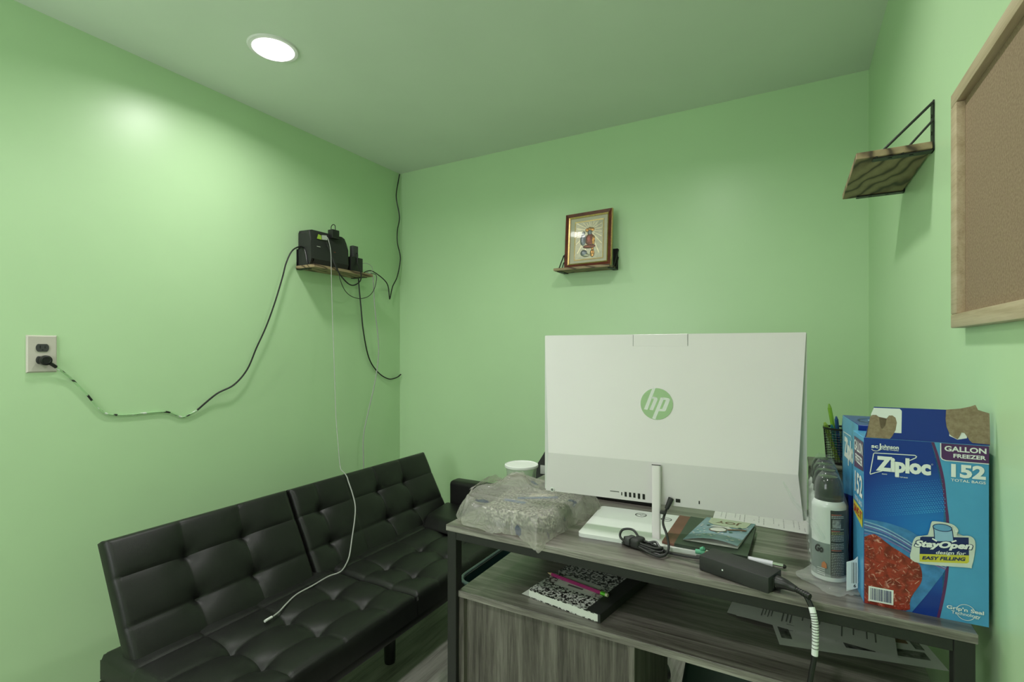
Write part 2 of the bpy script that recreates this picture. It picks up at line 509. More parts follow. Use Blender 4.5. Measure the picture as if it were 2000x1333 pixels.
# wedge-shaped rear cover: flush at the top, proud at the crease, tucked back at the bottom
ZCR = 0.9435; TH = 0.022
def wedge(s_top, s_cr, s_bot, t_top, t_cr, t_bot, mat_up, mat_lo, mat_side):
    mb = MB()
    N = 24
    def crease(a): return ZCR
    up = [[MP(-1*(s_top+(s_cr-s_top)*v)*(1-2*u), ZT-0.0005+(ZCR-ZT)*v, t_top+(t_cr-t_top)*(0.85*v+0.15*v*v)) for u in [i/N for i in range(N+1)]] for v in [j/12 for j in range(13)]]
    lo = [[MP(-1*(s_cr+(s_bot-s_cr)*v)*(1-2*u), ZCR+(ZB+0.001-ZCR)*v, t_cr+(t_bot-t_cr)*v) for u in [i/N for i in range(N+1)]] for v in [j/6 for j in range(7)]]
    return up, lo
up, lo = wedge(0.2775, 0.262, 0.272, 0.0035, TH, 0.012, None, None, None)
def sheet(mb, rows, m):
    for a, b in zip(rows[:-1], rows[1:]):
        for i in range(len(a)-1): mb.poly([a[i], b[i], b[i+1], a[i+1]], m)
mb = MB(); sheet(mb, up, M_MONW); mb.build('rear_cover', mon)
mb = MB(); sheet(mb, lo, M_MONSH); mb.build('lower_cover', mon)
mb = MB()
for sgn, col in ((-1, 0), (1, -1)):
    edge = [r[col] for r in up]+[r[col] for r in lo[1:]]
    base = [p-nb*((p-mo).dot(nb)-0.0006) for p in edge]
    for a, b, c, d in zip(edge[:-1], edge[1:], base[1:], base[:-1]): mb.poly([a, b, c, d], M_BLACKM)
bot = lo[-1]
for i in range(len(bot)-1):
    mb.poly([bot[i], bot[i+1], bot[i+1]-nb*0.0114, bot[i]-nb*0.0114], M_WHITE)
mb.build('side_grille', mon)
# pop-up camera housing at the top edge
tz = (ZT-1.212)/(ZT-ZCR)
def on_up(s, z, off=0.0):
    v = (ZT-z)/(ZT-ZCR); t = 0.0035+(TH-0.0035)*(0.85*v+0.15*v*v)
    return MP(s, z, t+off)
mb = MB()
mb.hexa([on_up(-0.063, 1.1985, 0.0002), on_up(0.0535, 1.1985, 0.0002), on_up(0.0535, 1.1985, -0.0015), on_up(-0.063, 1.1985, -0.0015),
         on_up(-0.063, ZT-0.0004, 0.0012), on_up(0.0535, ZT-0.0004, 0.0012), on_up(0.0535, ZT-0.0004, -0.003), on_up(-0.063, ZT-0.0004, -0.003)], M_MONW, 0.0004, 1)
mb.build('camera_housing', mon)
for s in (-0.0637, 0.0542):
    MB().poly([on_up(s-0.0004, 1.1985, 0.0003), on_up(s+0.0004, 1.1985, 0.0003), on_up(s+0.0004, ZT-0.001, 0.0003), on_up(s-0.0004, ZT-0.001, 0.0003)], M_INKG).build('camera_seam', mon)
# round logo: chrome disc, white slanted letters
sl = (on_up(0, 1.00)-on_up(0, 1.14)).normalized()
lf_o = on_up(-0.0105, 1.0705, 0.0); lf_n = e1.cross(-sl).normalized()
if lf_n.dot(nb) < 0: lf_n = -lf_n
LF = (lf_o, e1, -sl, lf_n)
LR = 0.0348; k = LR/300.0
def lp(pts): return [((x-632)*k, (665-y)*k) for x, y in pts]
logo = MB().prism(circ(0, 0, LR, k=56), e1, -sl, lf_n, lf_o, 0.0002, 0.0012, M_CHROME).build('logo_disc', mon)
mb = MB()
for pts in ([(548, 372), (612, 362), (465, 783), (397, 780)],
            [(543, 532), (610, 532), (640, 545), (532, 572)], [(610, 532), (642, 548), (652, 580), (568, 787), (502, 783), (584, 572), (560, 570)],
            [(712, 533), (776, 540), (612, 960), (552, 945)], [(712, 533), (846, 543), (872, 562), (876, 586), (760, 581)],
            [(806, 580), (877, 582), (803, 785), (735, 760)], [(694, 757), (738, 757), (803, 785), (783, 798), (676, 800)]):
    mb.flat(lp(pts), LF, 0.0016, M_WHITE)
mb.build('logo_letters', logo)
# sockets along the lower cover
def on_lo(s, z, off=0.0):
    v = (ZCR-z)/(ZCR-ZB); return MP(s, z, TH+(0.012-TH)*v+off)
def lo_rect(s0, z0, s1, z1, off=0.0006): return [on_lo(s0, z0, off), on_lo(s1, z0, off), on_lo(s1, z1, off), on_lo(s0, z1, off)]
for nm, s0, z0, s1, z1 in (('card_slot', -0.114, 0.8655, -0.0935, 0.867), ('headset_socket', -0.0885, 0.859, -0.0865, 0.8665),
                           ('usb_port', -0.081, 0.857, -0.0762, 0.868), ('usb_port', -0.071, 0.857, -0.0662, 0.868), ('usb_port', -0.0615, 0.857, -0.0567, 0.868),
                           ('display_port', -0.0515, 0.8555, -0.0462, 0.868), ('display_port', -0.041, 0.8555, -0.0357, 0.868),
                           ('network_port', 0.030, 0.858, 0.0395, 0.866), ('lock_slot', 0.077, 0.860, 0.0792, 0.867)):
    MB().poly(lo_rect(s0, z0, s1, z1), M_BLACK).build(nm, mon)
mb = MB().lathe([(0.0055, 0.0), (0.0055, 0.002), (0.0045, 0.003)], on_lo(-0.255, 0.853, -0.0005), M_WHITE, 20, nb)
mb.lathe([(0.003, 0.003), (0.003, 0.0034)], on_lo(-0.255, 0.853, -0.0005), M_INKG, 16, nb)
mb.build('power_button', mon)
# stand: flat bar neck and glossy plate
nk = Vector((-0.2570, 1.1130, 0))
mb = MB()
q = [(-0.016, -0.006), (0.016, -0.006), (0.016, 0.003), (-0.016, 0.003)]
mb.prism(rrect(-0.0092, -0.005, 0.0092, 0.005, 0.0045, 4), e1, nb, e2, nk, DT+0.0075, 0.938, M_SILV if False else M_MONW)
mb.build('stand_neck', mon)
MB().box((-0.0096, 0.0, 0), (0.0096, 0.0052, 0.0008), M_BLACK, M=quadm(nk+e2*0.9382, e1, nb, e2)).build('neck_slot', mon)
bo = Vector((-0.268, 1.175, DT))
BASEF = (bo, e1, -nb, e2)
mb = MB().prism(rrect(-0.160, -0.104, 0.160, 0.112, 0.010, 5), e1, -nb, e2, bo, 0.0002, 0.0085, M_GLOSSW)
base = mb.build('stand_base', mon)
BF = (bo+e2*0.0089, e1, -nb, e2)
for cx, cy, r in ((-0.052, 0.078, 0.013), (0.010, 0.070, 0.012), (0.062, 0.074, 0.012)):
    mb = MB().line(circ(cx, cy, r, r*1.05, 20), 0.0018, BF, 0, M_INK, True)
    mb.line([(cx-r, cy-0.002), (cx-0.003, cy+0.003), (cx, cy-0.002), (cx+0.003, cy+0.003), (cx+r, cy-0.002)], 0.0016, BF, 0, M_INK)
    mb.build('printed_mark', base, 0)

# ================================================================== FUTON
fut = thing('futon', 'black tufted faux leather futon against the left wall', 'futon', (-1.48, 1.5, 0))
def cushion(o, eu, ev, en, U, V, TH_, us, vs, tufts, nu, nv, puff=0.006, dep=0.027, rad=0.028, groove=0.0022):
    """Padded slab; top relief: pillows between seams, folds at seams, deep points at tufts."""
    o, eu, ev, en = Vector(o), Vector(eu), Vector(ev), Vector(en)
    ul = [0]+list(us)+[U]; vl = [0]+list(vs)+[V]
    def cell(x, L):
        for a, b in zip(L[:-1], L[1:]):
            if x <= b+1e-9: return (x-a)/(b-a)
        return 1.0
    def h(x, y):
        cu, cv = cell(x, ul), cell(y, vl)
        p = (max(0, math.sin(PI*min(max(cu, 0), 1)))*max(0, math.sin(PI*min(max(cv, 0), 1))))**0.5
        z = puff*p
        for s in us: z -= groove*math.exp(-abs(x-s)/0.004)
        for s in vs: z -= groove*math.exp(-abs(y-s)/0.004)
        for tx, ty in tufts:
            r = math.hypot((x-tx), (y-ty)*1.15)
            z -= dep*math.exp(-r/0.026)+0.004*math.exp(-r/0.09)
        e = min(x, U-x, y, V-y)
        if e < rad: z -= rad*(1-math.sqrt(max(0, 1-(1-e/rad)**2)))*0.8
        return z+0.002*noise.noise(Vector((x*9, y*9, o.x*3)))
    m = MB()
    mi = M_LEATHER
    b = bmesh.new()
    def edge_t(i, n_): # denser near edges
        t = i/n_; return t
    g = [[None]*(nv+1) for _ in range(nu+1)]
    for i in range(nu+1):
        for j in range(nv+1):
            x, y = U*i/nu, V*j/nv
            g[i][j] = b.verts.new(o+eu*x+ev*y+en*(TH_+h(x, y)))
    for i in range(nu):
        for j in range(nv): b.faces.new([g[i][j], g[i+1][j], g[i+1][j+1], g[i][j+1]]).smooth = True
    loop = [g[i][0] for i in range(nu)]+[g[nu][j] for j in range(nv)]+[g[i][nv] for i in range(nu, 0, -1)]+[g[0][j] for j in range(nv, 0, -1)]
    low = []
    for v in loop:
        d = v.co-o; x, y = d.dot(eu), d.dot(ev)
        low.append(b.verts.new(o+eu*x+ev*y))
    k_ = len(loop)
    for i in range(k_): b.faces.new([loop[i], low[i], low[(i+1) % k_], loop[(i+1) % k_]]).smooth = True
    b.faces.new(low)
    bmesh.ops.recalc_face_normals(b, faces=b.faces[:])
    m.absorb(b, mi)
    return m
# seat deck and cushions (u along Y, v from the front edge towards the wall)
SX0, SX1 = -1.70, -1.135
seat_v = [abs(x-SX1) for x in (-1.262, -1.402, -1.53)]
MB().box((SX0, 0.665, 0.225), (SX1-0.012, 2.14, 0.262), M_LEATHER, 0.008).build('seat_base', fut)
for y0, y1, cols in ((0.672, 1.366, (0.868, 1.05, 1.232)), (1.368, 2.142, (1.497, 1.706, 1.915))):
    us = [c-y0 for c in cols]
    tf = [(u_, v_) for u_ in us for v_ in seat_v[:2]]
    m = cushion((SX1, y0, 0.262), (0, 1, 0), (-1, 0, 0), (0, 0, 1), y1-y0, SX1-SX0, 0.076, us, seat_v, tf, int((y1-y0)*170), 96)
    m.build('seat_cushion', fut)
# back cushions lean towards the wall
bv = Vector((-0.168, 0, 0.315)); BL_ = bv.length; bv.normalize()
bn = Vector((bv.z, 0, -bv.x))
bth = 0.048
back_v = [0.285*BL_, 0.672*BL_]
bo_ = Vector((-1.557, 0, 0.330))-bn*bth
for y0, y1, cols, tcols in ((0.692, 1.296, (0.896, 1.090), (0.896, 1.090)), (1.304, 2.142, (1.420, 1.577, 1.752, 1.936), (1.420, 1.752, 1.936))):
    us = [c-y0 for c in cols]
    tf = [(c-y0, v_+0.03) for c in tcols for v_ in back_v]
    o_ = Vector((bo_.x, y0, bo_.z))-bv*0.03
    m = cushion(o_, (0, 1, 0), bv, bn, y1-y0, BL_+0.03, bth-0.004, us, [v_+0.03 for v_ in back_v], tf, int((y1-y0)*170), 72, rad=0.020)
    m.build('back_cushion', fut)
for lx in (-1.335, -1.62):
    for ly in (0.80, 1.445, 2.06):
        MB().lathe([(0.019, 0.0), (0.021, 0.01), (0.024, 0.2248)], (lx, ly, 0), M_BLACK, 24).build('leg', fut)
# right armrest: lying pad and upright panel
mb = MB().hexa([(-1.17, 1.855, 0.334), (-1.17, 2.148, 0.334), (-1.585, 2.148, 0.334), (-1.55, 1.89, 0.334),
                (-1.19, 1.905, 0.380), (-1.19, 2.148, 0.392), (-1.59, 2.148, 0.392), (-1.57, 1.955, 0.382)], M_LEATHER, 0.018, 4)
arm = mb.build('armrest', fut)
MB().box((-1.578, 2.150, 0.27), (-1.13, 2.235, 0.502), M_LEATHER, 0.022, 4).build('arm_panel', arm)

# ================================================================== WALL SHELVES
def bracket(parent, o, eout, eup, ealong, depth, height, w_=0.022, flip=1):
    """Steel L with two slanting rods above the board; o at wall/underside."""
    o, eout, eup, ealong = Vector(o), Vector(eout), Vector(eup), Vector(ealong)
    M = quadm(o, eout, ealong, eup)
    mb = MB()
    mb.box((0, -w_/2, -0.003), (depth, w_/2, 0.0), M_STEEL, 0.0005, 1, M)
    mb.box((0, -w_/2, -0.003), (0.003, w_/2, height), M_STEEL, 0.0005, 1, M)
    b = mb.build('bracket', parent)
    yo = flip*(w_/2+0.002)
    MB().tube([M @ Vector((depth-0.004, yo, -0.001)), M @ Vector((0.003, yo, height-0.006))], 0.0028, M_STEEL, 8, 1).build('brace_rod', b)
    MB().tube([M @ Vector((depth*0.52, yo, -0.001)), M @ Vector((0.003, yo, height*0.58))], 0.0024, M_STEEL, 8, 1).build('brace_rod', b)
    for t in (0.35, 0.7):
        MB().lathe([(0.004, 0), (0.004, 0.0012)], M @ Vector((depth*t, 0, -0.0031)), M_BLACK, 12, -eup).build('screw_head', b)
        MB().lathe([(0.004, 0), (0.004, 0.0012)], M @ Vector((0.0031, 0, height*t)), M_BLACK, 12, eout).build('screw_head', b)
    return b

# right wall
shR = thing('wall_shelf', 'empty rustic wood shelf high on the right wall near the corner', 'shelf', (XR, 1.55, 1.622))
MB().box((0.130, 1.376, 1.6225), (XR-0.004, 1.722, 1.6375), M_RINGY, 0.0012, 1).build('board', shR)
bracket(shR, (XR, 1.392, 1.6222), (-1, 0, 0), (0, 0, 1), (0, 1, 0), 0.108, 0.106, flip=-1)
bracket(shR, (XR, 1.712, 1.6222), (-1, 0, 0), (0, 0, 1), (0, 1, 0), 0.108, 0.106, flip=1)
# back wall
shC = thing('wall_shelf', 'small rustic wood shelf on the back wall holding a framed picture', 'shelf', (-0.895, YB, 1.587))
MB().box((-1.043, 2.306, 1.5875), (-0.752, YB-0.004, 1.600), M_RINGX, 0.0012, 1).build('board', shC)
bracket(shC, (-1.020, YB, 1.5872), (0, -1, 0), (0, 0, 1), (1, 0, 0), 0.085, 0.100, flip=-1)
bracket(shC, (-0.757, YB, 1.5872), (0, -1, 0), (0, 0, 1), (1, 0, 0), 0.085, 0.104, w_=0.026, flip=1)
# left wall
shL = thing('wall_shelf', 'rustic wood shelf on the left wall holding a black battery backup', 'shelf', (XL, 1.85, 1.592))
MB().box((XL+0.004, 1.655, 1.5925), (-2.012, 2.045, 1.607), M_RINGY, 0.0012, 1).build('board', shL)
bracket(shL, (XL, 1.672, 1.5922), (1, 0, 0), (0, 0, 1), (0, 1, 0), 0.085, 0.10, flip=1)
bracket(shL, (XL, 2.026, 1.5922), (1, 0, 0), (0, 0, 1), (0, 1, 0), 0.100, 0.095, flip=1)

# ================================================================== FRAMED PICTURE
pic = thing('framed_picture', 'small gilt relief picture in a dark red frame on the back wall shelf', 'picture', (-0.88, 2.345, 1.600))
PW, PH = 0.246, 0.275
pa = math.radians(-4.4); pl = math.radians(4.2)
px_ = Vector((math.cos(pa), math.sin(pa), 0)); pz0 = Vector((0, 0, 1))
back = Vector((-math.sin(pa), math.cos(pa), 0))
pu = (pz0*math.cos(pl)+back*math.sin(pl)).normalized()
pn = px_.cross(pu).normalized()
po = Vector((-0.879-px_.x*PW/2, 2.345-px_.y*PW/2, 1.6015))
PF = (po, px_, pu, pn)
def ring(mb, x0, y0, x1, y1, w_, h0, h1, m, chamf=0.0):
    o = po
    for (a, b, c, d) in (((x0, y0), (x1, y0), (x1-w_, y0+w_), (x0+w_, y0+w_)), ((x1, y0), (x1, y1), (x1-w_, y1-w_), (x1-w_, y0+w_)),
                         ((x1, y1), (x0, y1), (x0+w_, y1-w_), (x1-w_, y1-w_)), ((x0, y1), (x0, y0), (x0+w_, y0+w_), (x0+w_, y1-w_))):
        P = lambda p, h: o+px_*p[0]+pu*p[1]+pn*h
        mb.hexa([P(a, h0), P(b, h0), P(c, h0), P(d, h0), P(a, h1), P(b, h1), P(c, h1-chamf), P(d, h1-chamf)], m)
mb = MB(); ring(mb, 0, 0, PW, PH, 0.016, -0.012, 0.006, M_MAHOG, 0.004); mb.build('frame', pic)
mb = MB(); ring(mb, -0.0025, -0.0005, PW+0.0025, PH+0.0025, 0.0025, -0.012, 0.0, M_GOLD); ring(mb, 0.016, 0.016, PW-0.016, PH-0.016, 0.006, -0.010, 0.0025, M_GOLD, 0.003); mb.build('gold_bead', pic)
MB().prism([(0.016, 0.016), (PW-0.016, 0.016), (PW-0.016, PH-0.016), (0.016, PH-0.016)], px_, pu, pn, po, -0.011, -0.008, M_MATB).build('mat_board', pic)
ax0, ay0, ax1, ay1 = 0.051, 0.042, PW-0.047, PH-0.045
mb = MB(); ring(mb, ax0-0.005, ay0-0.005, ax1+0.005, ay1+0.005, 0.005, -0.008, -0.006, M_GOLD, 0.001)
mb.flat([(ax0, ay0), (ax1, ay0), (ax1, ay1), (ax0, ay1)], PF, -0.0072, M_SILVF)
cx, cy = (ax0+ax1)/2+0.004, ay1-0.045
for i in range(20):
    a = 2*PI*i/20+0.1; r0, r1 = 0.02, 0.13
    c_, s_ = math.cos(a), math.sin(a)
    # clip the ray at the plaque edge
    for r1 in [0.13-0.004*q for q in range(28)]:
        X, Y = cx+c_*r1, cy+s_*r1
        if ax0+0.003 < X < ax1-0.003 and ay0+0.003 < Y < ay1-0.003: break
    wr = 0.0009+0.0011*(r1/0.1)
    mb.flat([(cx+c_*r0-s_*0.0009, cy+s_*r0+c_*0.0009), (cx+c_*r0+s_*0.0009, cy+s_*r0-c_*0.0009), (X+s_*wr, Y-c_*wr), (X-s_*wr, Y+c_*wr)], PF, -0.0068, M_RAYF)
mb.build('relief_plaque', pic)
mb = MB()
def blob(x, y, rx, ry, h, m):
    b = bmesh.new(); bmesh.ops.create_uvsphere(b, u_segments=20, v_segments=12, radius=1)
    for v in b.verts: v.co = po+px_*(x+v.co.x*rx)+pu*(y+v.co.y*ry)+pn*(-0.0068+max(-0.1, v.co.z)*h)
    for f in b.faces: f.smooth = True
    mb.absorb(b, m)
bx, by = cx, ay0
for a in (-1, 0, 1): blob(bx+0.014*a, cy+0.006-abs(a)*0.004, 0.011, 0.010, 0.0025, M_BRONZE)
blob(bx, cy-0.012, 0.012, 0.014, 0.004, M_BLUEF)
blob(bx, cy-0.047, 0.024, 0.030, 0.004, M_REDF)
blob(bx+0.020, cy-0.052, 0.009, 0.024, 0.004, M_BRONZE)
blob(bx-0.036, cy-0.045, 0.016, 0.030, 0.0035, M_BLUEF)
blob(bx-0.033, cy-0.012, 0.008, 0.010, 0.004, M_BLUEF)
blob(bx-0.002, cy-0.082, 0.034, 0.010, 0.004, M_REDF)
blob(bx+0.016, ay0+0.026, 0.012, 0.020, 0.004, M_BRONZE); blob(bx+0.016, ay0+0.048, 0.007, 0.008, 0.004, M_BRONZE)
blob(bx-0.030, ay0+0.030, 0.018, 0.016, 0.004, M_BLUEF); blob(bx-0.018, ay0+0.018, 0.020, 0.008, 0.003, M_SILVF)
mb.build('relief_figure', pic)
M_GLASS = clear_film('picture_glass', (1, 1, 1), 0.03, 0.02, 3.0, 0.0)
MB().prism([(0.0165, 0.0165), (PW-0.0165, 0.0165), (PW-0.0165, PH-0.0165), (0.0165, PH-0.0165)], px_, pu, pn, po, -0.0022, -0.0010, M_GLASS).build('glass', pic)

# ================================================================== CORK BOARD
cork = thing('cork_board', 'cork notice board in a pale wood frame on the right wall', 'notice board', (XR, 0.86, 1.229))
M_CORK = speckle('cork', (0.23, 0.155, 0.095), (0.33, 0.235, 0.15), 260, 0.5, 0.16, 0.9, 0.2, 4)
CY0, CY1, CZ0, CZ1 = 0.56, 1.165, 1.229, 1.644
MB().box((0.262, CY0+0.02, CZ0+0.015), (XR-0.001, CY1-0.02, CZ1-0.015), M_CORK).build('cork_sheet', cork)
for nm, lo_, hi_ in (('frame_bar', (CY0, CZ0), (CY1, CZ0+0.024)), ('frame_bar', (CY0, CZ1-0.024), (CY1, CZ1)), ('frame_bar', (CY0, CZ0+0.0242), (CY0+0.034, CZ1-0.0242)), ('frame_bar', (CY1-0.034, CZ0+0.0242), (CY1, CZ1-0.0242))):
    MB().box((0.250, lo_[0], lo_[1]), (XR-0.0005, hi_[0], hi_[1]), M_FRAMEW, 0.0015, 2).build(nm, cork)

# ================================================================== OUTLET AND CORDS ON THE LEFT WALL
out = thing('wall_outlet', 'almond duplex outlet plate on the left wall with one black plug', 'outlet', (XL, 0.690, 1.177))
mb = MB().hexa([(XL+0.0003, 0.651, 1.116), (XL+0.0003, 0.729, 1.116), (XL+0.0003, 0.729, 1.238), (XL+0.0003, 0.651, 1.238),
                (XL+0.006, 0.655, 1.120), (XL+0.006, 0.725, 1.120), (XL+0.006, 0.725, 1.234), (XL+0.006, 0.655, 1.234)], M_CREAM)
mb.build('cover_plate', out)
for z in (1.197, 1.157):
    r_ = MB().prism([(x_*0.0165, y_*0.0125) for x_, y_ in [(math.copysign(abs(math.cos(t))**0.7, math.cos(t)), math.copysign(min(1, abs(math.sin(t))*1.25), math.sin(t))) for t in [2*PI*i/32 for i in range(32)]]],
                    (0, 1, 0), (0, 0, 1), (1, 0, 0), (XL, 0.690, z), 0.0055, 0.0085, M_DGREY).build('receptacle', out)
    mb = MB()
    for dy, hh in ((-0.006, 0.0045), (0.006, 0.0035)):
        mb.box((XL+0.0084, 0.690+dy-0.0011, z-hh+0.002), (XL+0.0088, 0.690+dy+0.0011, z+hh+0.002), M_BLACK)
    mb.lathe([(0.0022, 0), (0.0022, 0.0003)], (XL+0.0085, 0.690, z-0.007), M_BLACK, 12, (1, 0, 0))
    mb.build('slot', r_)

M_PAINTED = None
def painted_cable():
    """Black sheath with patches of wall paint and a pale overspray."""
    m = bpy.data.materials.new('paint_splashed_cable'); nt, b = nodes(m)
    f = noise_tex(nt, coords(nt), 22, 2)
    nt.links.new(ramp(nt, f, [(0.43, (0.010, 0.010, 0.010)), (0.46, (0.36, 0.58, 0.30)), (0.56, (0.36, 0.58, 0.30)), (0.60, (0.7, 0.74, 0.68))]), b.inputs['Base Color'])
    setin(b, {'Roughness': 0.45}); return m
M_PAINTED = painted_cable()
ups_cord = thing('power_cable', 'paint-splashed black power cord sagging along the left wall from the outlet', 'cord', (XL, 0.70, 1.155))
WX = XL+0.012
mb = MB().lathe([(0.0155, 0.0), (0.0165, 0.008), (0.016, 0.016), (0.011, 0.018), (0.010, 0.0165), (0.004, 0.0165)], (XL+0.0092, 0.694, 1.156), M_BLACK, 28, (1, 0, 0))
mb.tube([(XL+0.018, 0.698, 1.152), (XL+0.018, 0.712, 1.141), (XL+0.016, 0.722, 1.133)], 0.0055, M_BLACK, 10, 3)
mb.build('plug', ups_cord)
cpts = [(XL+0.016, 0.722, 1.133), (-2.138, 0.745, 1.112), (-2.142, 0.765, 1.092), (-2.143, 0.805, 1.041), (-2.144, 0.845, 0.980), (-2.144, 0.876, 0.958), (-2.144, 0.932, 0.950), (-2.144, 0.999, 0.950),
        (-2.144, 1.062, 0.947), (-2.144, 1.099, 0.931), (-2.144, 1.128, 0.919), (-2.140, 1.178, 0.941)]
MB().tube(cpts, 0.0036, M_PAINTED, 8, 6).build('painted_cord', ups_cord)
MB().tube([(-2.140, 1.178, 0.941), (-2.13, 1.252, 1.003), (-2.12, 1.322, 1.038), (-2.115, 1.380, 1.103), (-2.11, 1.421, 1.199), (-2.105, 1.464, 1.294), (-2.10, 1.504, 1.404),
           (-2.10, 1.545, 1.529), (-2.10, 1.567, 1.606), (-2.10, 1.600, 1.669), (-2.10, 1.645, 1.697), (-2.10, 1.672, 1.690)], 0.0036, M_RUBBER, 8, 6).build('cord', ups_cord)

def cord(name, label, pts, r, m, k=6):
    return single(MB().tube(pts, r, m, 8, k), name, label, 'cable', pts[0])
cord('coaxial_cable', 'thin black cable hanging in the corner, looping up to the left shelf',
     [(-2.138, 2.402, 2.290), (-2.138, 2.396, 2.266), (-2.135, 2.370, 2.169), (-2.133, 2.369, 2.115), (-2.132, 2.394, 2.017), (-2.13, 2.373, 1.932), (-2.13, 2.373, 1.853), (-2.13, 2.400, 1.763), (-2.13, 2.372, 1.647),
      (-2.13, 2.330, 1.578), (-2.13, 2.309, 1.51), (-2.13, 2.303, 1.50), (-2.125, 2.296, 1.512), (-2.12, 2.277, 1.579), (-2.11, 2.222, 1.614), (-2.09, 2.120, 1.640), (-2.075, 2.065, 1.632), (-2.07, 2.030, 1.616)], 0.0032, M_RUBBER)
cord('speaker_cable', 'black cable falling from the left shelf and curling to the corner',
     [(-2.139, 2.062, 1.640), (-2.139, 2.062, 1.58), (-2.135, 2.076, 1.433), (-2.135, 2.096, 1.289), (-2.135, 2.138, 1.143), (-2.135, 2.212, 1.057), (-2.135, 2.300, 1.014), (-2.135, 2.370, 1.019), (-2.13, 2.405, 1.038)], 0.0036, M_RUBBER)
cord('charging_cable', 'white charging cable hanging from the left shelf onto the futon seat',
     [(-2.035, 1.745, 1.760), (-2.015, 1.742, 1.74), (-2.000, 1.744, 1.68), (-1.995, 1.743, 1.58), (-1.965, 1.722, 1.404), (-1.888, 1.668, 1.097), (-1.835, 1.630, 0.889), (-1.785, 1.600, 0.745), (-1.762, 1.588, 0.675), (-1.745, 1.582, 0.654), (-1.725, 1.578, 0.648),
      (-1.707, 1.578, 0.630), (-1.699, 1.578, 0.612), (-1.672, 1.575, 0.566), (-1.645, 1.566, 0.518), (-1.620, 1.540, 0.473), (-1.584, 1.490, 0.408), (-1.555, 1.450, 0.362),
      (-1.530, 1.410, 0.347), (-1.502, 1.356, 0.343), (-1.510, 1.305, 0.343), (-1.501, 1.226, 0.343), (-1.494, 1.156, 0.344), (-1.469, 1.098, 0.344), (-1.444, 1.051, 0.344), (-1.436, 1.025, 0.344)], lambda q: 0.0016 if q < 0.40 else 0.0016+min(1, (q-0.40)*20)*0.0010, M_CABW, 8)
ct = bpy.data.objects['charging_cable']
MB().tube([(-1.434, 1.018, 0.345), (-1.431, 1.003, 0.346), (-1.429, 0.990, 0.346)], 0.0042, M_WHITE, 8, 2).build('connector', ct)
cord('network_cable', 'white cable dropping behind the right half of the futon back',
     [(-2.07, 2.050, 1.625), (-2.058, 2.083, 1.612), (-2.055, 2.091, 1.58), (-2.052, 2.099, 1.433), (-2.052, 2.130, 1.202), (-2.055, 2.109, 1.028), (-2.06, 2.062, 0.859), (-2.065, 2.028, 0.722), (-2.065, 2.026, 0.60), (-2.066, 2.04, 0.30)], 0.003, M_CABW)

# ---- battery backup on the left shelf
ups = thing('battery_backup', 'black battery backup unit with plugs on the left wall shelf', 'battery backup', (-2.10, 1.79, 1.607))
mb = MB()
sec = [(-2.142, 1.610), (-2.060, 1.610), (-2.048, 1.640), (-2.052, 1.735), (-2.066, 1.785), (-2.142, 1.788)]
prof = [(1.667, -0.018), (1.673, -0.004), (1.685, 0.0), (1.875, 0.0), (1.893, -0.008), (1.905, -0.030)]
rows = [[Vector((x_ if z_ < 1.7 else x_, y_, z_+(d_*((z_-1.607)/0.18)**2))) for x_, z_ in sec] for y_, d_ in prof]
for a, b in zip(rows[:-1], rows[1:]):
    for i in range(len(sec)): mb.poly([a[i], b[i], b[(i+1) % len(sec)], a[(i+1) % len(sec)]], M_BLACKM)
mb.poly(rows[0][::-1], M_BLACKM); mb.poly(rows[-1], M_BLACKM)
bmesh.ops.recalc_face_normals(mb.bm, faces=mb.bm.faces[:])
mb.build('casing', ups, 25)
UF = (Vector((-2.0475, 0, 0)), Vector((0, 1, 0)), Vector((0, 0, 1)), Vector((1, 0, 0)))
M_GREENL = plain('yellow_green_sticker', (0.36, 0.52, 0.06), 0.4)
M_SILVL = plain('silver_sticker', (0.5, 0.52, 0.48), 0.35)
mb = MB().flat([(1.700, 1.741), (1.730, 1.741), (1.726, 1.762), (1.708, 1.765)], UF, 0.0, M_GREENL)
mb.flat([(1.731, 1.742), (1.765, 1.745), (1.760, 1.768), (1.729, 1.764)], UF, 0.0, M_SILVL)
mb.build('sticker', ups)
mb = MB().box((-2.0482, 1.700, 1.702), (-2.0478, 1.722, 1.705), M_SILVL).build('front_print', ups)
mb = MB().box((-2.0485, 1.806, 1.690), (-2.0478, 1.818, 1.694), plain('dim_red_print', (0.16, 0.03, 0.02), 0.5)); mb.build('status_print', ups)
MB().tube([(-2.141, 1.668, 1.690), (-2.13, 1.664, 1.700), (-2.10, 1.666, 1.69), (-2.085, 1.665, 1.66), (-2.075, 1.662, 1.63), (-2.07, 1.664, 1.612)], 0.0035, M_RUBBER, 8, 4).build('cord_loop', ups)
# adapters and plugs
adp = thing('plug_adapter', 'black plug adapter pushed into the top of the battery backup', 'plug', (-2.045, 1.81, 1.76))
MB().box((-2.072, 1.787, 1.7605), (-2.036, 1.832, 1.806), M_BLACK, 0.003).build('body', adp)
MB().tube([(-2.05, 1.790, 1.803), (-2.046, 1.788, 1.820), (-2.046, 1.800, 1.832), (-2.046, 1.812, 1.828), (-2.048, 1.815, 1.805)], 0.002, M_RUBBER, 8, 5).build('lead', adp)
brick = thing('power_brick', 'squat black power brick beside the battery backup on the left shelf', 'power brick', (-2.07, 1.96, 1.607))
MB().box((-2.132, 1.920, 1.6075), (-2.048, 2.006, 1.690), M_BLACK, 0.003).build('body', brick)
plg = thing('plug', 'upright grey-black plug standing on the squat power brick', 'plug', (-2.06, 1.96, 1.690))
MB().box((-2.078, 1.938, 1.6905), (-2.052, 1.977, 1.752), M_DGREY, 0.004).build('body', plg)
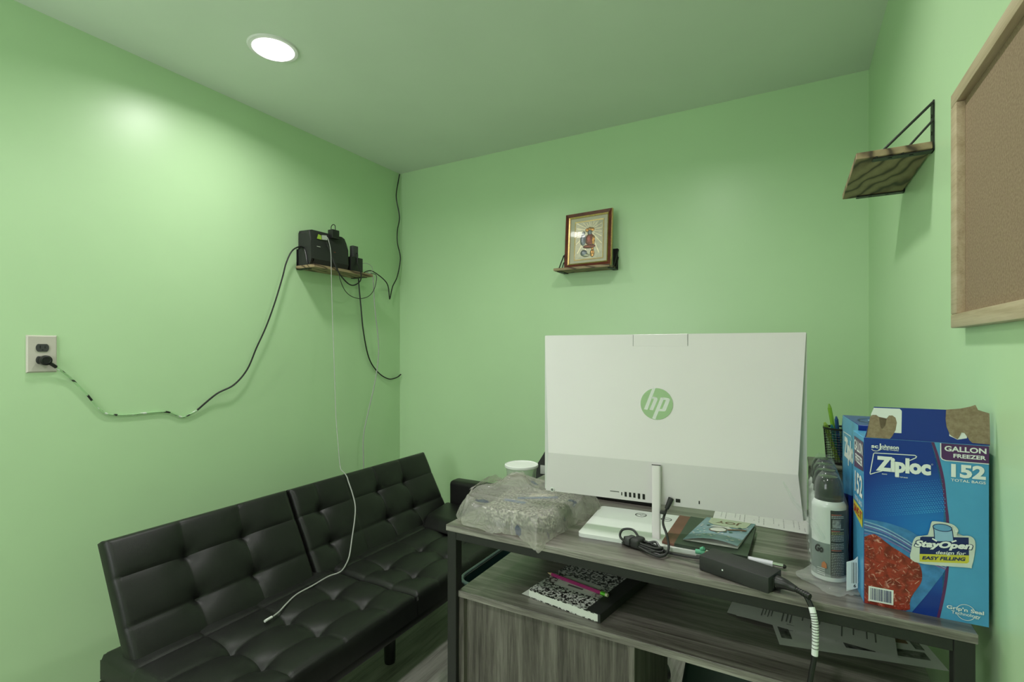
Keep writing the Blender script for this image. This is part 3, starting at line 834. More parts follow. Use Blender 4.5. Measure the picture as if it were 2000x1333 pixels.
MB().tube([(-2.05, 1.962, 1.712), (-2.043, 1.962, 1.705), (-2.040, 1.960, 1.66), (-2.000, 1.945, 1.60), (-1.985, 1.925, 1.555), (-1.985, 1.885, 1.528), (-1.985, 1.845, 1.530), (-1.99, 1.80, 1.565), (-1.998, 1.775, 1.607), (-2.01, 1.765, 1.65), (-2.030, 1.760, 1.70), (-2.047, 1.758, 1.735)], 0.0034, M_RUBBER, 8, 6).build('lead', plg)
cord('thin_black_cord', 'thin black cord drooping in a loop under the left shelf',
     [(-2.046, 1.757, 1.72), (-2.02, 1.762, 1.68), (-1.997, 1.785, 1.60), (-1.990, 1.795, 1.545), (-1.99, 1.825, 1.495), (-1.99, 1.87, 1.468), (-1.99, 1.93, 1.462), (-1.99, 1.99, 1.480), (-1.99, 2.03, 1.52), (-1.993, 2.052, 1.578), (-2.000, 2.054, 1.605), (-2.02, 2.035, 1.612)], 0.0018, M_RUBBER)
cord('grey_cord', 'pale thin cord arching at the corner-side end of the left shelf',
     [(-2.07, 2.012, 1.665), (-2.06, 2.045, 1.672), (-2.05, 2.075, 1.655), (-2.05, 2.072, 1.625), (-2.055, 2.035, 1.612), (-2.06, 2.02, 1.611)], 0.0014, M_CABW)

# ================================================================== ZIP BAG BOXES
zip1 = thing('freezer_bag_box', 'opened blue box of 152 gallon freezer bags with torn top flap at the desk end', 'box', (0.18, 1.055, DT))
BH = 0.2745; BWD = 0.156
A_, B_, C_, D_ = (0.106, 1.012), (0.2618, 1.014), (0.2630, 1.097), (0.099, 1.096)
M_BOXB = plain('box_royal_blue', (0.008, 0.030, 0.26), 0.3, var=0.05)
M_BOXC = plain('box_cyan', (0.075, 0.33, 0.60), 0.3, var=0.03)
M_BOXP = plain('box_purple', (0.085, 0.020, 0.115), 0.3)
M_BOXM = plain('box_magenta_band', (0.10, 0.02, 0.11), 0.3)
M_PRW = plain('print_white', (0.80, 0.81, 0.82), 0.4, var=0.01)
M_PRY = plain('print_yellow', (0.62, 0.55, 0.06), 0.4)
M_PRN = plain('print_navy', (0.006, 0.014, 0.11), 0.35)
M_PRLB = plain('print_pale_blue', (0.28, 0.47, 0.68), 0.35)
M_PRRED = plain('print_red', (0.45, 0.03, 0.03), 0.4)
def blue_fade():
    m = bpy.data.materials.new('box_blue_fade_print'); nt, b = nodes(m)
    tc = nt.nodes.new('ShaderNodeTexCoord')
    mp = nt.nodes.new('ShaderNodeMapping'); nt.links.new(tc.outputs['Object'], mp.inputs[0])
    mp.inputs['Location'].default_value = (-0.010, 0.043, -0.135)
    mp.inputs['Scale'].default_value = (1.0, 0.0, 1.0)
    ln = nt.nodes.new('ShaderNodeVectorMath'); ln.operation = 'LENGTH'; nt.links.new(mp.outputs[0], ln.inputs[0])
    mu = nt.nodes.new('ShaderNodeMath'); mu.operation = 'MULTIPLY'; nt.links.new(ln.outputs['Value'], mu.inputs[0]); mu.inputs[1].default_value = 7.5
    nt.links.new(ramp(nt, mu.outputs[0], [(0.05, (0.02, 0.30, 0.70)), (0.45, (0.008, 0.12, 0.48)), (0.85, (0.005, 0.032, 0.27))]), b.inputs['Base Color'])
    setin(b, {'Roughness': 0.3}); return m
M_BOXG = blue_fade()
def meat():
    m = bpy.data.materials.new('red_marbled_print'); nt, b = nodes(m)
    v = coords(nt)
    f = noise_tex(nt, v, 110, 5, 0.7, 1.2); g = noise_tex(nt, v, 45, 3, 0.6, 2.0)
    c1 = ramp(nt, g, [(0.35, (0.16, 0.015, 0.010)), (0.6, (0.34, 0.035, 0.022))])
    c2 = ramp(nt, f, [(0.56, (0, 0, 0)), (0.66, (1, 1, 1))])
    mx = nt.nodes.new('ShaderNodeMixRGB'); nt.links.new(c2, mx.inputs[0]); nt.links.new(c1, mx.inputs[1]); mx.inputs[2].default_value = (0.62, 0.30, 0.25, 1)
    nt.links.new(mx.outputs[0], b.inputs['Base Color']); setin(b, {'Roughness': 0.3}); return m
M_MEAT = meat()
def box_body(parent, z1, cs, m_side):
    mb = MB()
    lo_ = [(x_, y_, DT+0.0005) for x_, y_ in cs]; hi_ = [(x_, y_, z1) for x_, y_ in cs]
    mb.hexa(lo_+hi_, m_side, 0.0008, 1)
    return mb.build('carton', parent)
box_body(zip1, DT+BH, [A_, B_, C_, D_], M_BOXC)
fo = Vector((*A_, DT)); fe = (Vector((*B_, DT))-fo).normalized(); fn = Vector((fe.y, -fe.x, 0))
FF = (fo, fe, Vector((0, 0, 1)), fn)
L0, LS = 0.0004, 0.00018
class Layer:
    def __init__(s): s.k = 0
    def __call__(s): s.k += 1; return L0+LS*s.k
ly_ = Layer()
fp = MB()
fp.flat([(0.0, 0.0), (0.0945, 0.0), (0.101, 0.035), (0.1065, 0.085), (0.107, 0.15), (0.1035, 0.19), (0.098, 0.235), (0.0875, BH), (0.0, BH)], FF, ly_(), M_BOXG)
fp.flat([(0.0945, 0.0), (BWD, 0.0), (BWD, BH), (0.0875, BH), (0.098, 0.235), (0.1035, 0.19), (0.107, 0.15), (0.1065, 0.085), (0.101, 0.035)], FF, L0+LS, M_BOXC)
h_ = ly_()
curve = [(0.0875, BH), (0.0935, 0.252), (0.1000, 0.218), (0.1035, 0.178), (0.1058, 0.150), (0.1055, 0.085), (0.1015, 0.042), (0.0945, 0.0)]
cv = smooth2(curve, 6, False)
for a, b in zip(cv[:-1], cv[1:]): fp.flat([a, b, (b[0]+0.0038, b[1]), (a[0]+0.0038, a[1])], FF, h_, M_BOXM)
# halftone dots
h_ = ly_()
M_DOT = plain('print_dot_blue', (0.05, 0.32, 0.66), 0.3)
for i in range(34):
    for j in range(17):
        x_ = 0.002+i*0.0031+(j % 2)*0.0016; z_ = 0.142+j*0.0031+i*0.0008
        lim = 0.1+0.0
        if x_ > 0.1045-0.02*max(0, (z_-0.19))*6: continue
        d = math.hypot(x_-0.085, (z_-0.165)*1.1)
        r_ = 0.00115*max(0, 1-d/0.095)
        if r_ > 0.0002: fp.flat(circ(x_, z_, r_, k=6), FF, h_, M_DOT)
# open bag of meat
h_ = ly_()
fp.flat(smooth2([(0.0005, 0.140), (0.026, 0.1388), (0.044, 0.1355), (0.062, 0.1295), (0.080, 0.116), (0.1075, 0.084)], 4, False)+[(0.102, 0.070), (0.0945, 0.056), (0.082, 0.0325), (0.0634, 0.0006), (0.0005, 0.0006)], FF, h_, plain('bag_blue_print', (0.05, 0.20, 0.47), 0.3, var=0.25, scale=60))
h_ = ly_()
for k_, (c_, w_) in enumerate((((0.26, 0.42, 0.62), 0.0016), ((0.10, 0.10, 0.34), 0.0011), ((0.34, 0.50, 0.70), 0.0016), ((0.25, 0.12, 0.38), 0.0010), ((0.06, 0.10, 0.34), 0.0014), ((0.30, 0.45, 0.64), 0.0013), ((0.08, 0.08, 0.30), 0.0010), ((0.36, 0.12, 0.40), 0.0008))):
    o_ = k_*0.0027
    mm = plain('bag_stripe', c_, 0.3)
    fp.line(smooth2([(0.0008, 0.136-o_*1.05), (0.026, 0.130-o_*0.95), (0.050, 0.1185-o_*0.9), (0.074, 0.1035-o_*0.8), (0.105, 0.084-o_*0.35)], 4, False), w_, FF, h_+k_*0.00003, mm)
h_ = ly_()+0.0002
fp.flat(smooth2([(0.0006, 0.110), (0.012, 0.1165), (0.020, 0.114), (0.0324, 0.1037), (0.048, 0.0946), (0.0634, 0.0843), (0.0728, 0.0788), (0.0762, 0.0633), (0.0745, 0.0498), (0.0681, 0.0366), (0.0622, 0.025), (0.0605, 0.0142), (0.0552, 0.0011), (0.0006, 0.0008)], 3, False), FF, h_, M_MEAT)
h_ += LS
for i in range(46):
    x_, z_ = random.uniform(0.003, 0.07), random.uniform(0.004, 0.10)
    if z_ > 0.11-0.5*x_ or (z_ < 0.035 and x_ > 0.05): continue
    a = random.uniform(-1.3, 1.0); l_ = random.uniform(0.002, 0.008)
    fp.line([(x_, z_), (x_+l_*math.cos(a), z_+l_*math.sin(a))], random.uniform(0.0003, 0.0008), FF, h_, plain('fat_streak', (0.6, 0.33, 0.28), 0.3) if i == 0 else MATS['fat_streak'])
# barcode
h_ += LS
fp.flat([(0.006, 0.0058), (0.0393, 0.0060), (0.0396, 0.0302), (0.0064, 0.0303)], FF, h_, M_PRW)
x_ = 0.0085; random.seed(11)
while x_ < 0.0365:
    w_ = random.choice((0.0004, 0.0006, 0.0010))
    fp.flat([(x_, 0.0085), (x_+w_, 0.0085), (x_+w_, 0.028), (x_, 0.028)], FF, h_+LS, M_PRN); x_ += w_+random.choice((0.0004, 0.0007, 0.0009))
# maker's name and brand
h_ = ly_()
fp.text('sc', (0.0101, 0.2586, 0.0195, 0.2632), FF, h_, M_PRW, 0.03)
fp.text('J', (0.0196, 0.2555, 0.0232, 0.2668), FF, h_, M_PRW, 0.03)
fp.text('ohnson', (0.0235, 0.2590, 0.0465, 0.2655), FF, h_, M_PRW, 0.03)
fp.line(smooth2([(0.0106, 0.2565), (0.013, 0.2545), (0.017, 0.2540), (0.0215, 0.2560)], 4, False), 0.0012, FF, h_, M_PRW)
fp.text('A Family Company', (0.0223, 0.2560, 0.0465, 0.2588), FF, h_, M_PRW, 0.02)
fp.line([(0.0155, 0.2182), (0.0090, 0.2150), (0.0084, 0.2165), (0.0132, 0.2490), (0.0145, 0.2506), (0.0670, 0.2519), (0.0692, 0.2500), (0.0680, 0.2478), (0.0606, 0.2430)], 0.0013, FF, h_, M_PRW)
fp.line([(0.0155, 0.2182), (0.0243, 0.2219)], 0.0011, FF, h_, M_PRW)
fp.text('Ziploc', (0.0162, 0.2149, 0.0871, 0.2462), FF, ly_(), M_PRW, 0.055)
fp.text('BRAND', (0.0245, 0.2165, 0.0312, 0.2182), FF, h_, M_PRW, 0.02); fp.text('SEAL TOP BAGS', (0.0420, 0.2140, 0.0580, 0.2158), FF, h_, M_PRW, 0.02)
fp.line(circ(0.0887, 0.2395, 0.0010, k=10), 0.0003, FF, h_, M_PRW, True)
# count panel
h_ = ly_()
fp.flat([(0.0982, BH-0.0002), (BWD-0.0002, BH-0.0002), (BWD-0.0002, 0.2468), (0.1050, 0.2470), (0.1005, 0.2485), (0.0984, 0.2520)], FF, h_, M_PRW)
fp.flat([(0.0996, BH-0.0002), (BWD-0.0002, BH-0.0002), (BWD-0.0002, 0.2482), (0.1055, 0.2483), (0.1014, 0.2497), (0.0998, 0.2525)], FF, ly_(), M_BOXP)
h_ = ly_()
fp.text('GALLON', (0.1035, 0.2624, 0.1528, 0.2707), FF, h_, M_PRW, 0.03)
fp.text('FREEZER', (0.1142, 0.2531, 0.1523, 0.2592), FF, h_, M_PRW, 0.03)
fp.text('152', (0.1115, 0.2228, 0.1520, 0.2436), FF, h_, M_PRW, 0.045)
fp.text('TOTAL BAGS', (0.1113, 0.2164, 0.1520, 0.2204), FF, h_, M_PRW, 0.015)
# stay-open badge
h_ = ly_()
M_GLOW = plain('print_pale_glow', (0.62, 0.66, 0.62), 0.4)
fp.flat(smooth2([(0.0665, 0.082), (0.0630, 0.104), (0.0680, 0.122), (0.0830, 0.128), (0.0870, 0.147), (0.0920, 0.151), (0.1120, 0.150), (0.1200, 0.142), (0.1185, 0.133), (0.1340, 0.135), (0.1400, 0.124), (0.1360, 0.090), (0.1280, 0.086)], 4), FF, h_, M_GLOW)
h_ = ly_()
fp.flat([(0.0728, 0.0960), (0.1325, 0.1050), (0.1321, 0.1326), (0.0762, 0.1242), (0.0735, 0.1225)], FF, h_, M_PRN)
fp.flat([(0.0728, 0.0962), (0.1325, 0.1055), (0.1325, 0.0951), (0.1302, 0.0925), (0.0728, 0.0839)], FF, h_, M_PRY)
h_ = ly_()
fp.flat([(0.0915, 0.1200), (0.1140, 0.1235), (0.1125, 0.140), (0.1120, 0.1465), (0.0895, 0.1450), (0.0905, 0.1370)], FF, h_, M_PRLB)
fp.flat(circ(0.1008, 0.1425, 0.0115, 0.0055, 20), FF, h_+LS*0.5, plain('print_mid_blue', (0.13, 0.33, 0.58), 0.35))
fp.line(circ(0.1008, 0.1425, 0.0115, 0.0055, 20), 0.0010, FF, h_+LS, M_PRN, True)
fp.line([(0.0894, 0.1425), (0.0905, 0.1370), (0.0913, 0.1220)], 0.0010, FF, h_+LS, M_PRN); fp.line([(0.1122, 0.1420), (0.1130, 0.138), (0.1142, 0.1255)], 0.0010, FF, h_+LS, M_PRN)
fp.line(smooth2([(0.1115, 0.1462), (0.1150, 0.145), (0.1175, 0.140)], 3, False), 0.0014, FF, h_+LS, M_PRW); fp.flat([(0.1155, 0.140), (0.1190, 0.141), (0.1180, 0.1375)], FF, h_+LS, M_PRW)
for s_, x0 in ((1, 0.0935), (-1, 0.1125)): fp.line([(x0, 0.1205+0.002*(s_ < 0)), (x0-s_*0.0045, 0.1232+0.002*(s_ < 0))], 0.0022, FF, h_+LS*1.5, M_PRW)
h_ = ly_()+LS
fp.text('StayOpen', (0.0652, 0.1026, 0.1375, 0.1182), FF, h_, M_PRN, 0.10, 0.25, rise=0.0085)
fp.text('StayOpen', (0.0664, 0.1036, 0.1365, 0.1172), FF, h_+LS, M_PRW, 0.05, 0.25, rise=0.0085)
fp.text('design for', (0.0928, 0.0985, 0.1288, 0.1055), FF, h_+2*LS, M_PRW, 0.015, 0.2, rise=0.0050)
fp.text('EASY FILLING', (0.0758, 0.0880, 0.1285, 0.0935), FF, h_, M_PRN, 0.035, 0.2, rise=0.0080)
# seal mark
h_ = ly_()
fp.line(circ(0.1287, 0.0172, 0.0112, 0.0119, 18, 20, 150), 0.0008, FF, h_, M_PRW); fp.line(circ(0.1287, 0.0172, 0.0112, 0.0119, 18, 205, 335), 0.0008, FF, h_, M_PRW)
fp.text("Grip'n Seal", (0.1060, 0.0165, 0.1497, 0.0238), FF, h_, M_PRW, 0.025)
fp.text('Technology', (0.1115, 0.0102, 0.1457, 0.0166), FF, h_, M_PRW, 0.01)
fp.build('front_print', zip1, 0)
# left narrow side print
so = Vector((*D_, DT)); se = (Vector((*A_, DT))-so); SWD = se.length; se.normalize(); sn = Vector((se.y, -se.x, 0))
if sn.x > 0: sn = -sn
SF = (so, se, Vector((0, 0, 1)), sn)
def side_print(parent, SF, SWD, BH):
    mb = MB()
    mb.flat([(0.012, BH-0.008), (SWD-0.001, BH-0.008), (SWD-0.001, 0.218), (0.012, 0.212)], SF, 0.0006, M_BOXP)
    mb.text('GALLON', (0.016, 0.243, SWD-0.004, 0.262), SF, 0.0010, M_PRW, 0.02)
    mb.text('FREEZER', (0.024, 0.224, SWD-0.004, 0.238), SF, 0.0010, M_PRW, 0.02)
    mb.text('152', (0.020, 0.170, SWD-0.006, 0.207), SF, 0.0010, M_PRW, 0.03)
    mb.text('TOTAL BAGS', (0.020, 0.156, SWD-0.008, 0.164), SF, 0.0010, M_PRW, 0.01)
    mb.flat([(0.008, 0.132), (SWD-0.006, 0.122), (SWD-0.006, 0.150), (0.008, 0.153)], SF, 0.0008, M_PRY)
    mb.text('SAVE IT', (0.012, 0.133, SWD-0.010, 0.147), SF, 0.0012, M_PRRED, 0.03)
    mb.build('side_print', parent, 0)
    return MB().line(circ(SWD*0.5, 0.03, 0.012, 0.014, 18), 0.0008, SF, 0.0010, M_PRW, True).build('seal_mark', parent, 0)
side_print(zip1, SF, SWD, BH)
# raised torn flap above the front face
flap = MB()
fz0, fz1 = BH, 0.3265
def fl(pts, h0, h1, m): flap.prism(pts, fe, Vector((0, 0, 1)), fn, fo, h0, h1, m)
fl([(0.0015, fz0+0.0003), (0.1575, fz0+0.0003), (0.157, 0.3225), (0.146, 0.3270), (0.100, 0.3265), (0.014, 0.3262)], -0.0022, -0.0012, M_BOXB)
FB = (fo, fe, Vector((0, 0, 1)), fn)
flap.flat([(0.0100, 0.3137), (0.0138, 0.3246), (0.0481, 0.3249), (0.0508, 0.3215), (0.0503, 0.2855), (0.0150, 0.2850)], FB, -0.0010, M_PRW)
flap.flat([(0.0030, 0.2750), (0.0050, 0.2800), (0.0089, 0.3095), (0.0120, 0.3128), (0.0170, 0.3130), (0.0205, 0.3100), (0.0222, 0.3034), (0.0228, 0.2940), (0.0250, 0.2900), (0.0293, 0.2960), (0.0310, 0.3080), (0.0340, 0.3130), (0.0385, 0.3135), (0.0426, 0.3100), (0.0443, 0.3021), (0.0426, 0.2897), (0.0380, 0.2790), (0.0350, 0.2752)], FB, -0.0007, M_KRAFT)
flap.flat([(0.1100, 0.2860), (0.1200, 0.2810), (0.1310, 0.2840), (0.1310, 0.2950), (0.1100, 0.2950)], FB, -0.0010, M_PRW)
flap.build('top_flap', zip1, 0)
MB().prism([(0.1062, 0.3268), (0.1055, 0.3120), (0.1068, 0.2995), (0.1108, 0.2880), (0.1155, 0.2840), (0.1199, 0.2818), (0.1225, 0.2870), (0.1244, 0.2925), (0.1280, 0.2920), (0.1304, 0.2880), (0.1340, 0.2810), (0.1373, 0.2775), (0.1577, 0.2768), (0.1574, 0.3000), (0.1568, 0.3240), (0.1500, 0.3262), (0.1438, 0.3285), (0.1408, 0.3360), (0.1350, 0.3330), (0.1240, 0.3295), (0.1144, 0.3279)], fe, Vector((0, 0, 1)), fn, fo, -0.0011, -0.0002, M_KRAFT).build('torn_board', zip1)

# second, sealed box standing behind
zip2 = thing('freezer_bag_box', 'second blue freezer bag box standing closed behind the opened one', 'box', (0.17, 1.18, DT))
A2, B2, C2, D2 = (0.108, 1.105), (0.252, 1.105), (0.248, 1.262), (0.096, 1.262)
box_body(zip2, DT+0.283, [A2, B2, C2, D2], M_BOXB)
so2 = Vector((*D2, DT)); se2 = Vector((*A2, DT))-so2; W_2 = se2.length; se2.normalize(); sn2 = Vector((se2.y, -se2.x, 0))
if sn2.x > 0: sn2 = -sn2
S2 = (so2, se2, Vector((0, 0, 1)), sn2)
mb = MB().flat([(0.0, 0.0), (W_2, 0.0), (W_2, 0.283), (0.0, 0.283)], S2, 0.0005, M_BOXC)
mb.flat([(0.0, 0.0), (W_2, 0.0), (W_2, 0.15), (0.0, 0.12)], S2, 0.0007, M_BOXB)
mb.line([(0.020, 0.215), (0.013, 0.250), (0.09, 0.252), (0.10, 0.246)], 0.0018, S2, 0.0010, M_PRW)
mb.text('Ziploc', (0.022, 0.190, 0.135, 0.243), S2, 0.0010, M_PRW, 0.055)
TZ = (Vector((0.10, 1.105, DT+0.2835)), Vector((1, 0, 0)), Vector((0, 1, 0)), Vector((0, 0, 1)))
mb.line(circ(0.075, 0.075, 0.060, 0.055, 28), 0.0022, TZ, 0.0004, M_PRN, True)
mb.flat(circ(0.075, 0.075, 0.045, 0.040, 24), TZ, 0.0003, M_PRLB)
mb.build('carton_print', zip2, 0)

# ================================================================== SPRAY CANS IN SHRINK WRAP
M_CANW = plain('can_white_lacquer', (0.62, 0.63, 0.63), 0.22, var=0.02)
M_CANG = plain('can_grey_label_glare', (0.20, 0.23, 0.225), 0.28)  # grey lower label area, with the wrap's glare put into its colour
M_CANK = plain('can_black_label', (0.012, 0.012, 0.013), 0.3)
M_CAPK = plain('smoky_cap', (0.014, 0.019, 0.018), 0.12)
M_ORNG = plain('print_orange', (0.5, 0.17, 0.06), 0.4)
CX_, CR = 0.0615, 0.0282
cy_list = [1.095, 1.153, 1.211, 1.269]
can_labels = ['front spray can of four in clear wrap, black ingredient label towards the desk edge', 'second spray can from the front in the clear-wrapped row',
              'third spray can from the front in the clear-wrapped row', 'rearmost spray can of the clear-wrapped row beside the blue boxes']
can = thing('spray_can', can_labels[0], 'spray can', (CX_, cy_list[0], DT), 'spray cans wrapped in a row')
oc = (CX_, cy_list[0], DT)
MB().lathe([(CR-0.003, 0.001), (CR, 0.003), (CR, 0.006), (CR-0.0008, 0.008), (CR-0.0008, 0.132), (CR-0.0005, 0.136), (CR-0.004, 0.143), (CR-0.009, 0.148)], oc, M_CANW, 48).build('can_body', can)
MB().lathe([(CR-0.0055, 0.1432), (CR-0.0060, 0.165), (CR-0.0085, 0.180), (CR-0.013, 0.1865), (0.004, 0.188)], oc, M_CAPK, 40).build('cap', can)
def curved(a0, a1, z0, z1, off, m, mb, n=10):
    r = CR-0.0008+off
    def f(u, v):
        t = math.radians(a0+(a1-a0)*u); return Vector((oc[0]+r*math.cos(t), oc[1]+r*math.sin(t), DT+z0+(z1-z0)*v))
    mb.grid(f, n, 1, m)
mb = MB()
curved(-88, 10, 0.010, 0.131, 0.0003, M_CANK, mb)
curved(-190, -89, 0.010, 0.070, 0.0003, M_CANG, mb)
curved(-88, 40, 0.131, 0.1345, 0.0004, M_CANW, mb)
random.seed(5)
z_ = 0.124
M_TXTW = plain('label_text_white', (0.55, 0.55, 0.55), 0.5); M_TXTR = plain('label_text_red', (0.42, 0.10, 0.07), 0.5); M_TXTY = plain('label_text_yellow', (0.5, 0.47, 0.18), 0.5)
row = 0
while z_ > 0.014:
    row += 1
    if row in (1, 11, 23): curved(-85, -85+random.uniform(28, 40), z_-0.0016, z_, 0.0006, M_TXTR, mb, 3)
    elif 4 <= row <= 9:
        if row == 4: curved(-82, -52, z_-0.016, z_, 0.0006, plain('label_photo', (0.22, 0.22, 0.22), 0.4, var=0.7, scale=160), mb, 4)
    elif row in (18, 24): pass
    else:
        a = -85
        while a < -38:
            w_ = random.uniform(3, 8); curved(a, min(a+w_, -38), z_-0.0010, z_, 0.0006, M_TXTY if row in (12, 13) else M_TXTW, mb, 2); a += w_+1.4
    z_ -= 0.0029
mb.build('label', can)
mb = MB()
CFa = math.radians(-118)
CF = (Vector((oc[0]+(CR+0.0006)*math.cos(CFa), oc[1]+(CR+0.0006)*math.sin(CFa), DT)), Vector((-math.sin(CFa), math.cos(CFa), 0)), Vector((0, 0, 1)), Vector((math.cos(CFa), math.sin(CFa), 0)))
mb.text('Go', (-0.010, 0.052, 0.004, 0.066), CF, 0.0003, M_CANK, 0.06, 0.2)
mb.flat([(0.001, 0.026), (0.010, 0.026), (0.0095, 0.034), (0.0055, 0.038), (0.0015, 0.034)], CF, 0.0003, M_ORNG)
for i in range(4): mb.flat([(-0.006, 0.013+0.0035*i), (0.007, 0.013+0.0035*i), (0.007, 0.0145+0.0035*i), (-0.006, 0.0145+0.0035*i)], CF, 0.0003, M_TXTW)
mb.build('logo_print', can)
for y_, l_ in zip(cy_list[1:], can_labels[1:]): dup(can, (CX_, y_, DT), l_)

M_WRAP = clear_film('shrink_wrap', (0.95, 0.97, 0.96), 0.025, 0.10, 55, 0.6)
M_WRAP2 = clear_film('crumpled_film', (0.93, 0.95, 0.94), 0.09, 0.08, 90, 0.9)
wrap = thing('shrink_wrap', 'clear crumpled plastic wrap around the row of spray cans', 'plastic wrap', (CX_, 1.18, DT))
mb = MB()
def hull(u, v):
    t = 2*PI*u
    r = CR+0.0024+0.0012*noise.noise(Vector((math.cos(t)*3, math.sin(t)*3, v*9)))
    z = 0.002+v*0.150
    if v > 0.90: r -= 0.006*(v-0.9)/0.1
    y0_, y1_ = cy_list[0], cy_list[-1]
    c, s = math.cos(t), math.sin(t)
    yc = y1_ if s >= 0 else y0_
    return Vector((CX_+r*c, yc+r*s, DT+z))
mb.grid(hull, 64, 20, M_WRAP, True, True)
for yc in cy_list:
    def dome(u, v, yc=yc):
        t = 2*PI*u
        r = (CR-0.004)*math.sqrt(max(0, 1-(v*0.93)**2.6)); z = 0.150+v*0.046+0.0015*noise.noise(Vector((u*6, v*4, yc*20)))
        return Vector((CX_+r*math.cos(t), yc+r*math.sin(t), DT+z))
    mb.grid(dome, 32, 10, M_WRAP, True, True)
mb.build('film', wrap)
mb = MB()
def skirt(u, v):
    a = math.radians(-175+165*u)
    r = CR+0.003+v*(0.022+0.014*noise.noise(Vector((u*5, 1.3, 0))))
    z = 0.020*(1-v)**1.5+0.0015+0.005*v*abs(noise.noise(Vector((u*13, v*5, 2))))
    return Vector((CX_+0.004+r*math.cos(a)*0.95, cy_list[0]+r*math.sin(a)*1.6+0.004, DT+z))
mb.grid(skirt, 60, 10, M_WRAP2)
mb.build('crumpled_skirt', wrap)
mb = MB()
P_ = spline([Vector(p) for p in ((0.050, 1.064, 0.845), (0.040, 1.060, 0.868), (0.020, 1.056, 0.894), (0.000, 1.052, 0.922), (-0.012, 1.050, 0.948))], 6)
def strip(u, v):
    i = min(int(u*(len(P_)-1)), len(P_)-2); f = u*(len(P_)-1)-i; p = P_[i].lerp(P_[i+1], f)
    wd = 0.016*(1-u)**0.7+0.0025
    return p+Vector((0.5, -0.35, 0.65))*((v-0.5)*wd)+Vector((0, 0.003*math.sin(v*7+u*9), 0.0012*math.sin(u*25)))
mb.grid(strip, 40, 6, M_WRAP2)
mb.build('loose_strip', wrap)
mb = MB()
tagc = Vector((CX_+0.030, 1.040, DT+0.030))
TF = (tagc, Vector((0.85, 0.35, 0)).normalized(), Vector((0, 0, 1)), Vector((0.35, -0.85, 0)).normalized())
mb.prism([(-0.008, -0.026), (0.010, -0.020), (0.010, 0.034), (0.004, 0.028), (-0.008, 0.024)], TF[1], TF[2], TF[3], tagc, 0.0, 0.0005, M_PRW)
for i, w_ in enumerate((0.0006, 0.0012, 0.0005, 0.0010)): mb.flat([(0.000+i*0.0022, -0.012), (w_+i*0.0022, -0.012), (w_+i*0.0022, 0.024), (i*0.0022, 0.024)], TF, 0.0008, M_INKG)
mb.text('6', (0.003, -0.019, 0.007, -0.0135), TF, 0.0008, M_INK, 0.02)
mb.build('barcode_sticker', wrap)

# ================================================================== CUP OF PENS, HOLDER BOX
gbox = thing('storage_box', 'grey-green box standing behind the spray cans at the desk rear', 'box', (0.09, 1.45, DT))
MB().box((0.040, 1.405, DT+0.0005), (0.165, 1.515, 0.905), plain('dull_green_card', (0.10, 0.115, 0.085), 0.6), 0.002).build('body', gbox)
MB().box((0.038, 1.403, 0.9055), (0.167, 1.517, 0.9125), plain('dull_green_lid', (0.12, 0.135, 0.10), 0.6), 0.002).build('lid', gbox)
cup = thing('pen_cup', 'black mesh pen cup on the grey-green box', 'pen cup', (0.107, 1.462, 0.9125))
co = (0.107, 1.462, 0.913)
mb = MB()
nc, nz = 34, 14
prof_r = lambda v: 0.030+0.006*v
wire = bmesh.new()
mb2 = MB()
for k_ in range(nc):
    a = 2*PI*k_/nc
    mb2.tube([(co[0]+prof_r(0)*math.cos(a), co[1]+prof_r(0)*math.sin(a), co[2]), (co[0]+prof_r(1)*math.cos(a), co[1]+prof_r(1)*math.sin(a), co[2]+0.085)], 0.0007, M_STEEL, 4, 1)
for j in range(nz):
    v = j/nz; r_ = prof_r(v)
    mb2.lathe([(r_-0.0006, v*0.085), (r_+0.0006, v*0.085+0.0002), (r_, v*0.085+0.0012)], co, M_STEEL, 34, cap=False)
mb2.build('mesh_wall', cup)
MB().lathe([(prof_r(1)-0.001, 0.083), (prof_r(1)+0.0015, 0.083), (prof_r(1)+0.0015, 0.088), (prof_r(1)-0.001, 0.088), (prof_r(1)-0.001, 0.083)], co, M_STEEL, 34, cap=False).build('rim', cup)
MB().lathe([(0.030, 0.0), (0.031, 0.006), (0.029, 0.006), (0.005, 0.004)], co, M_STEEL, 34).build('base', cup)
def pen(name, label, dx, dy, top, z1, c, cat='pen', r_=0.0042, tipc=None):
    a = Vector((co[0]+dx*0.35, co[1]+dy*0.35, co[2]+0.008)); b = Vector((co[0]+top[0], co[1]+top[1], z1))
    t = thing(name, label, cat, a, 'pens in the mesh cup')
    m_ = plain('pen_colour', c, 0.3)
    MB().tube([a, a.lerp(b, 0.5), a.lerp(b, 0.93)], r_, m_, 10, 2).build('barrel', t)
    MB().tube([a.lerp(b, 0.932), a.lerp(b, 0.97), b], lambda q: r_*(0.9-0.55*q), plain('pen_end', tipc or tuple(x*0.8 for x in c), 0.3), 10, 2).build('end_cap', t)
pen('pen', 'tall lime green pen in the mesh cup', -0.010, 0.006, (-0.024, 0.010), 1.056, (0.25, 0.50, 0.05), r_=0.0046)
pen('pen', 'short yellow-green marker at the left of the mesh cup', -0.018, -0.010, (-0.034, -0.006), 1.012, (0.34, 0.52, 0.08), 'marker', 0.005)
pen('pen', 'dark blue pen beside the tall lime one in the cup', -0.002, -0.004, (-0.010, -0.006), 1.028, (0.03, 0.10, 0.30))
pen('pen', 'mid blue pen standing in the middle of the cup', 0.006, 0.010, (0.008, 0.002), 1.030, (0.04, 0.20, 0.42))
pen('pen', 'teal pen leaning low at the left of the cup', -0.012, 0.014, (-0.020, -0.016), 1.008, (0.03, 0.25, 0.30))
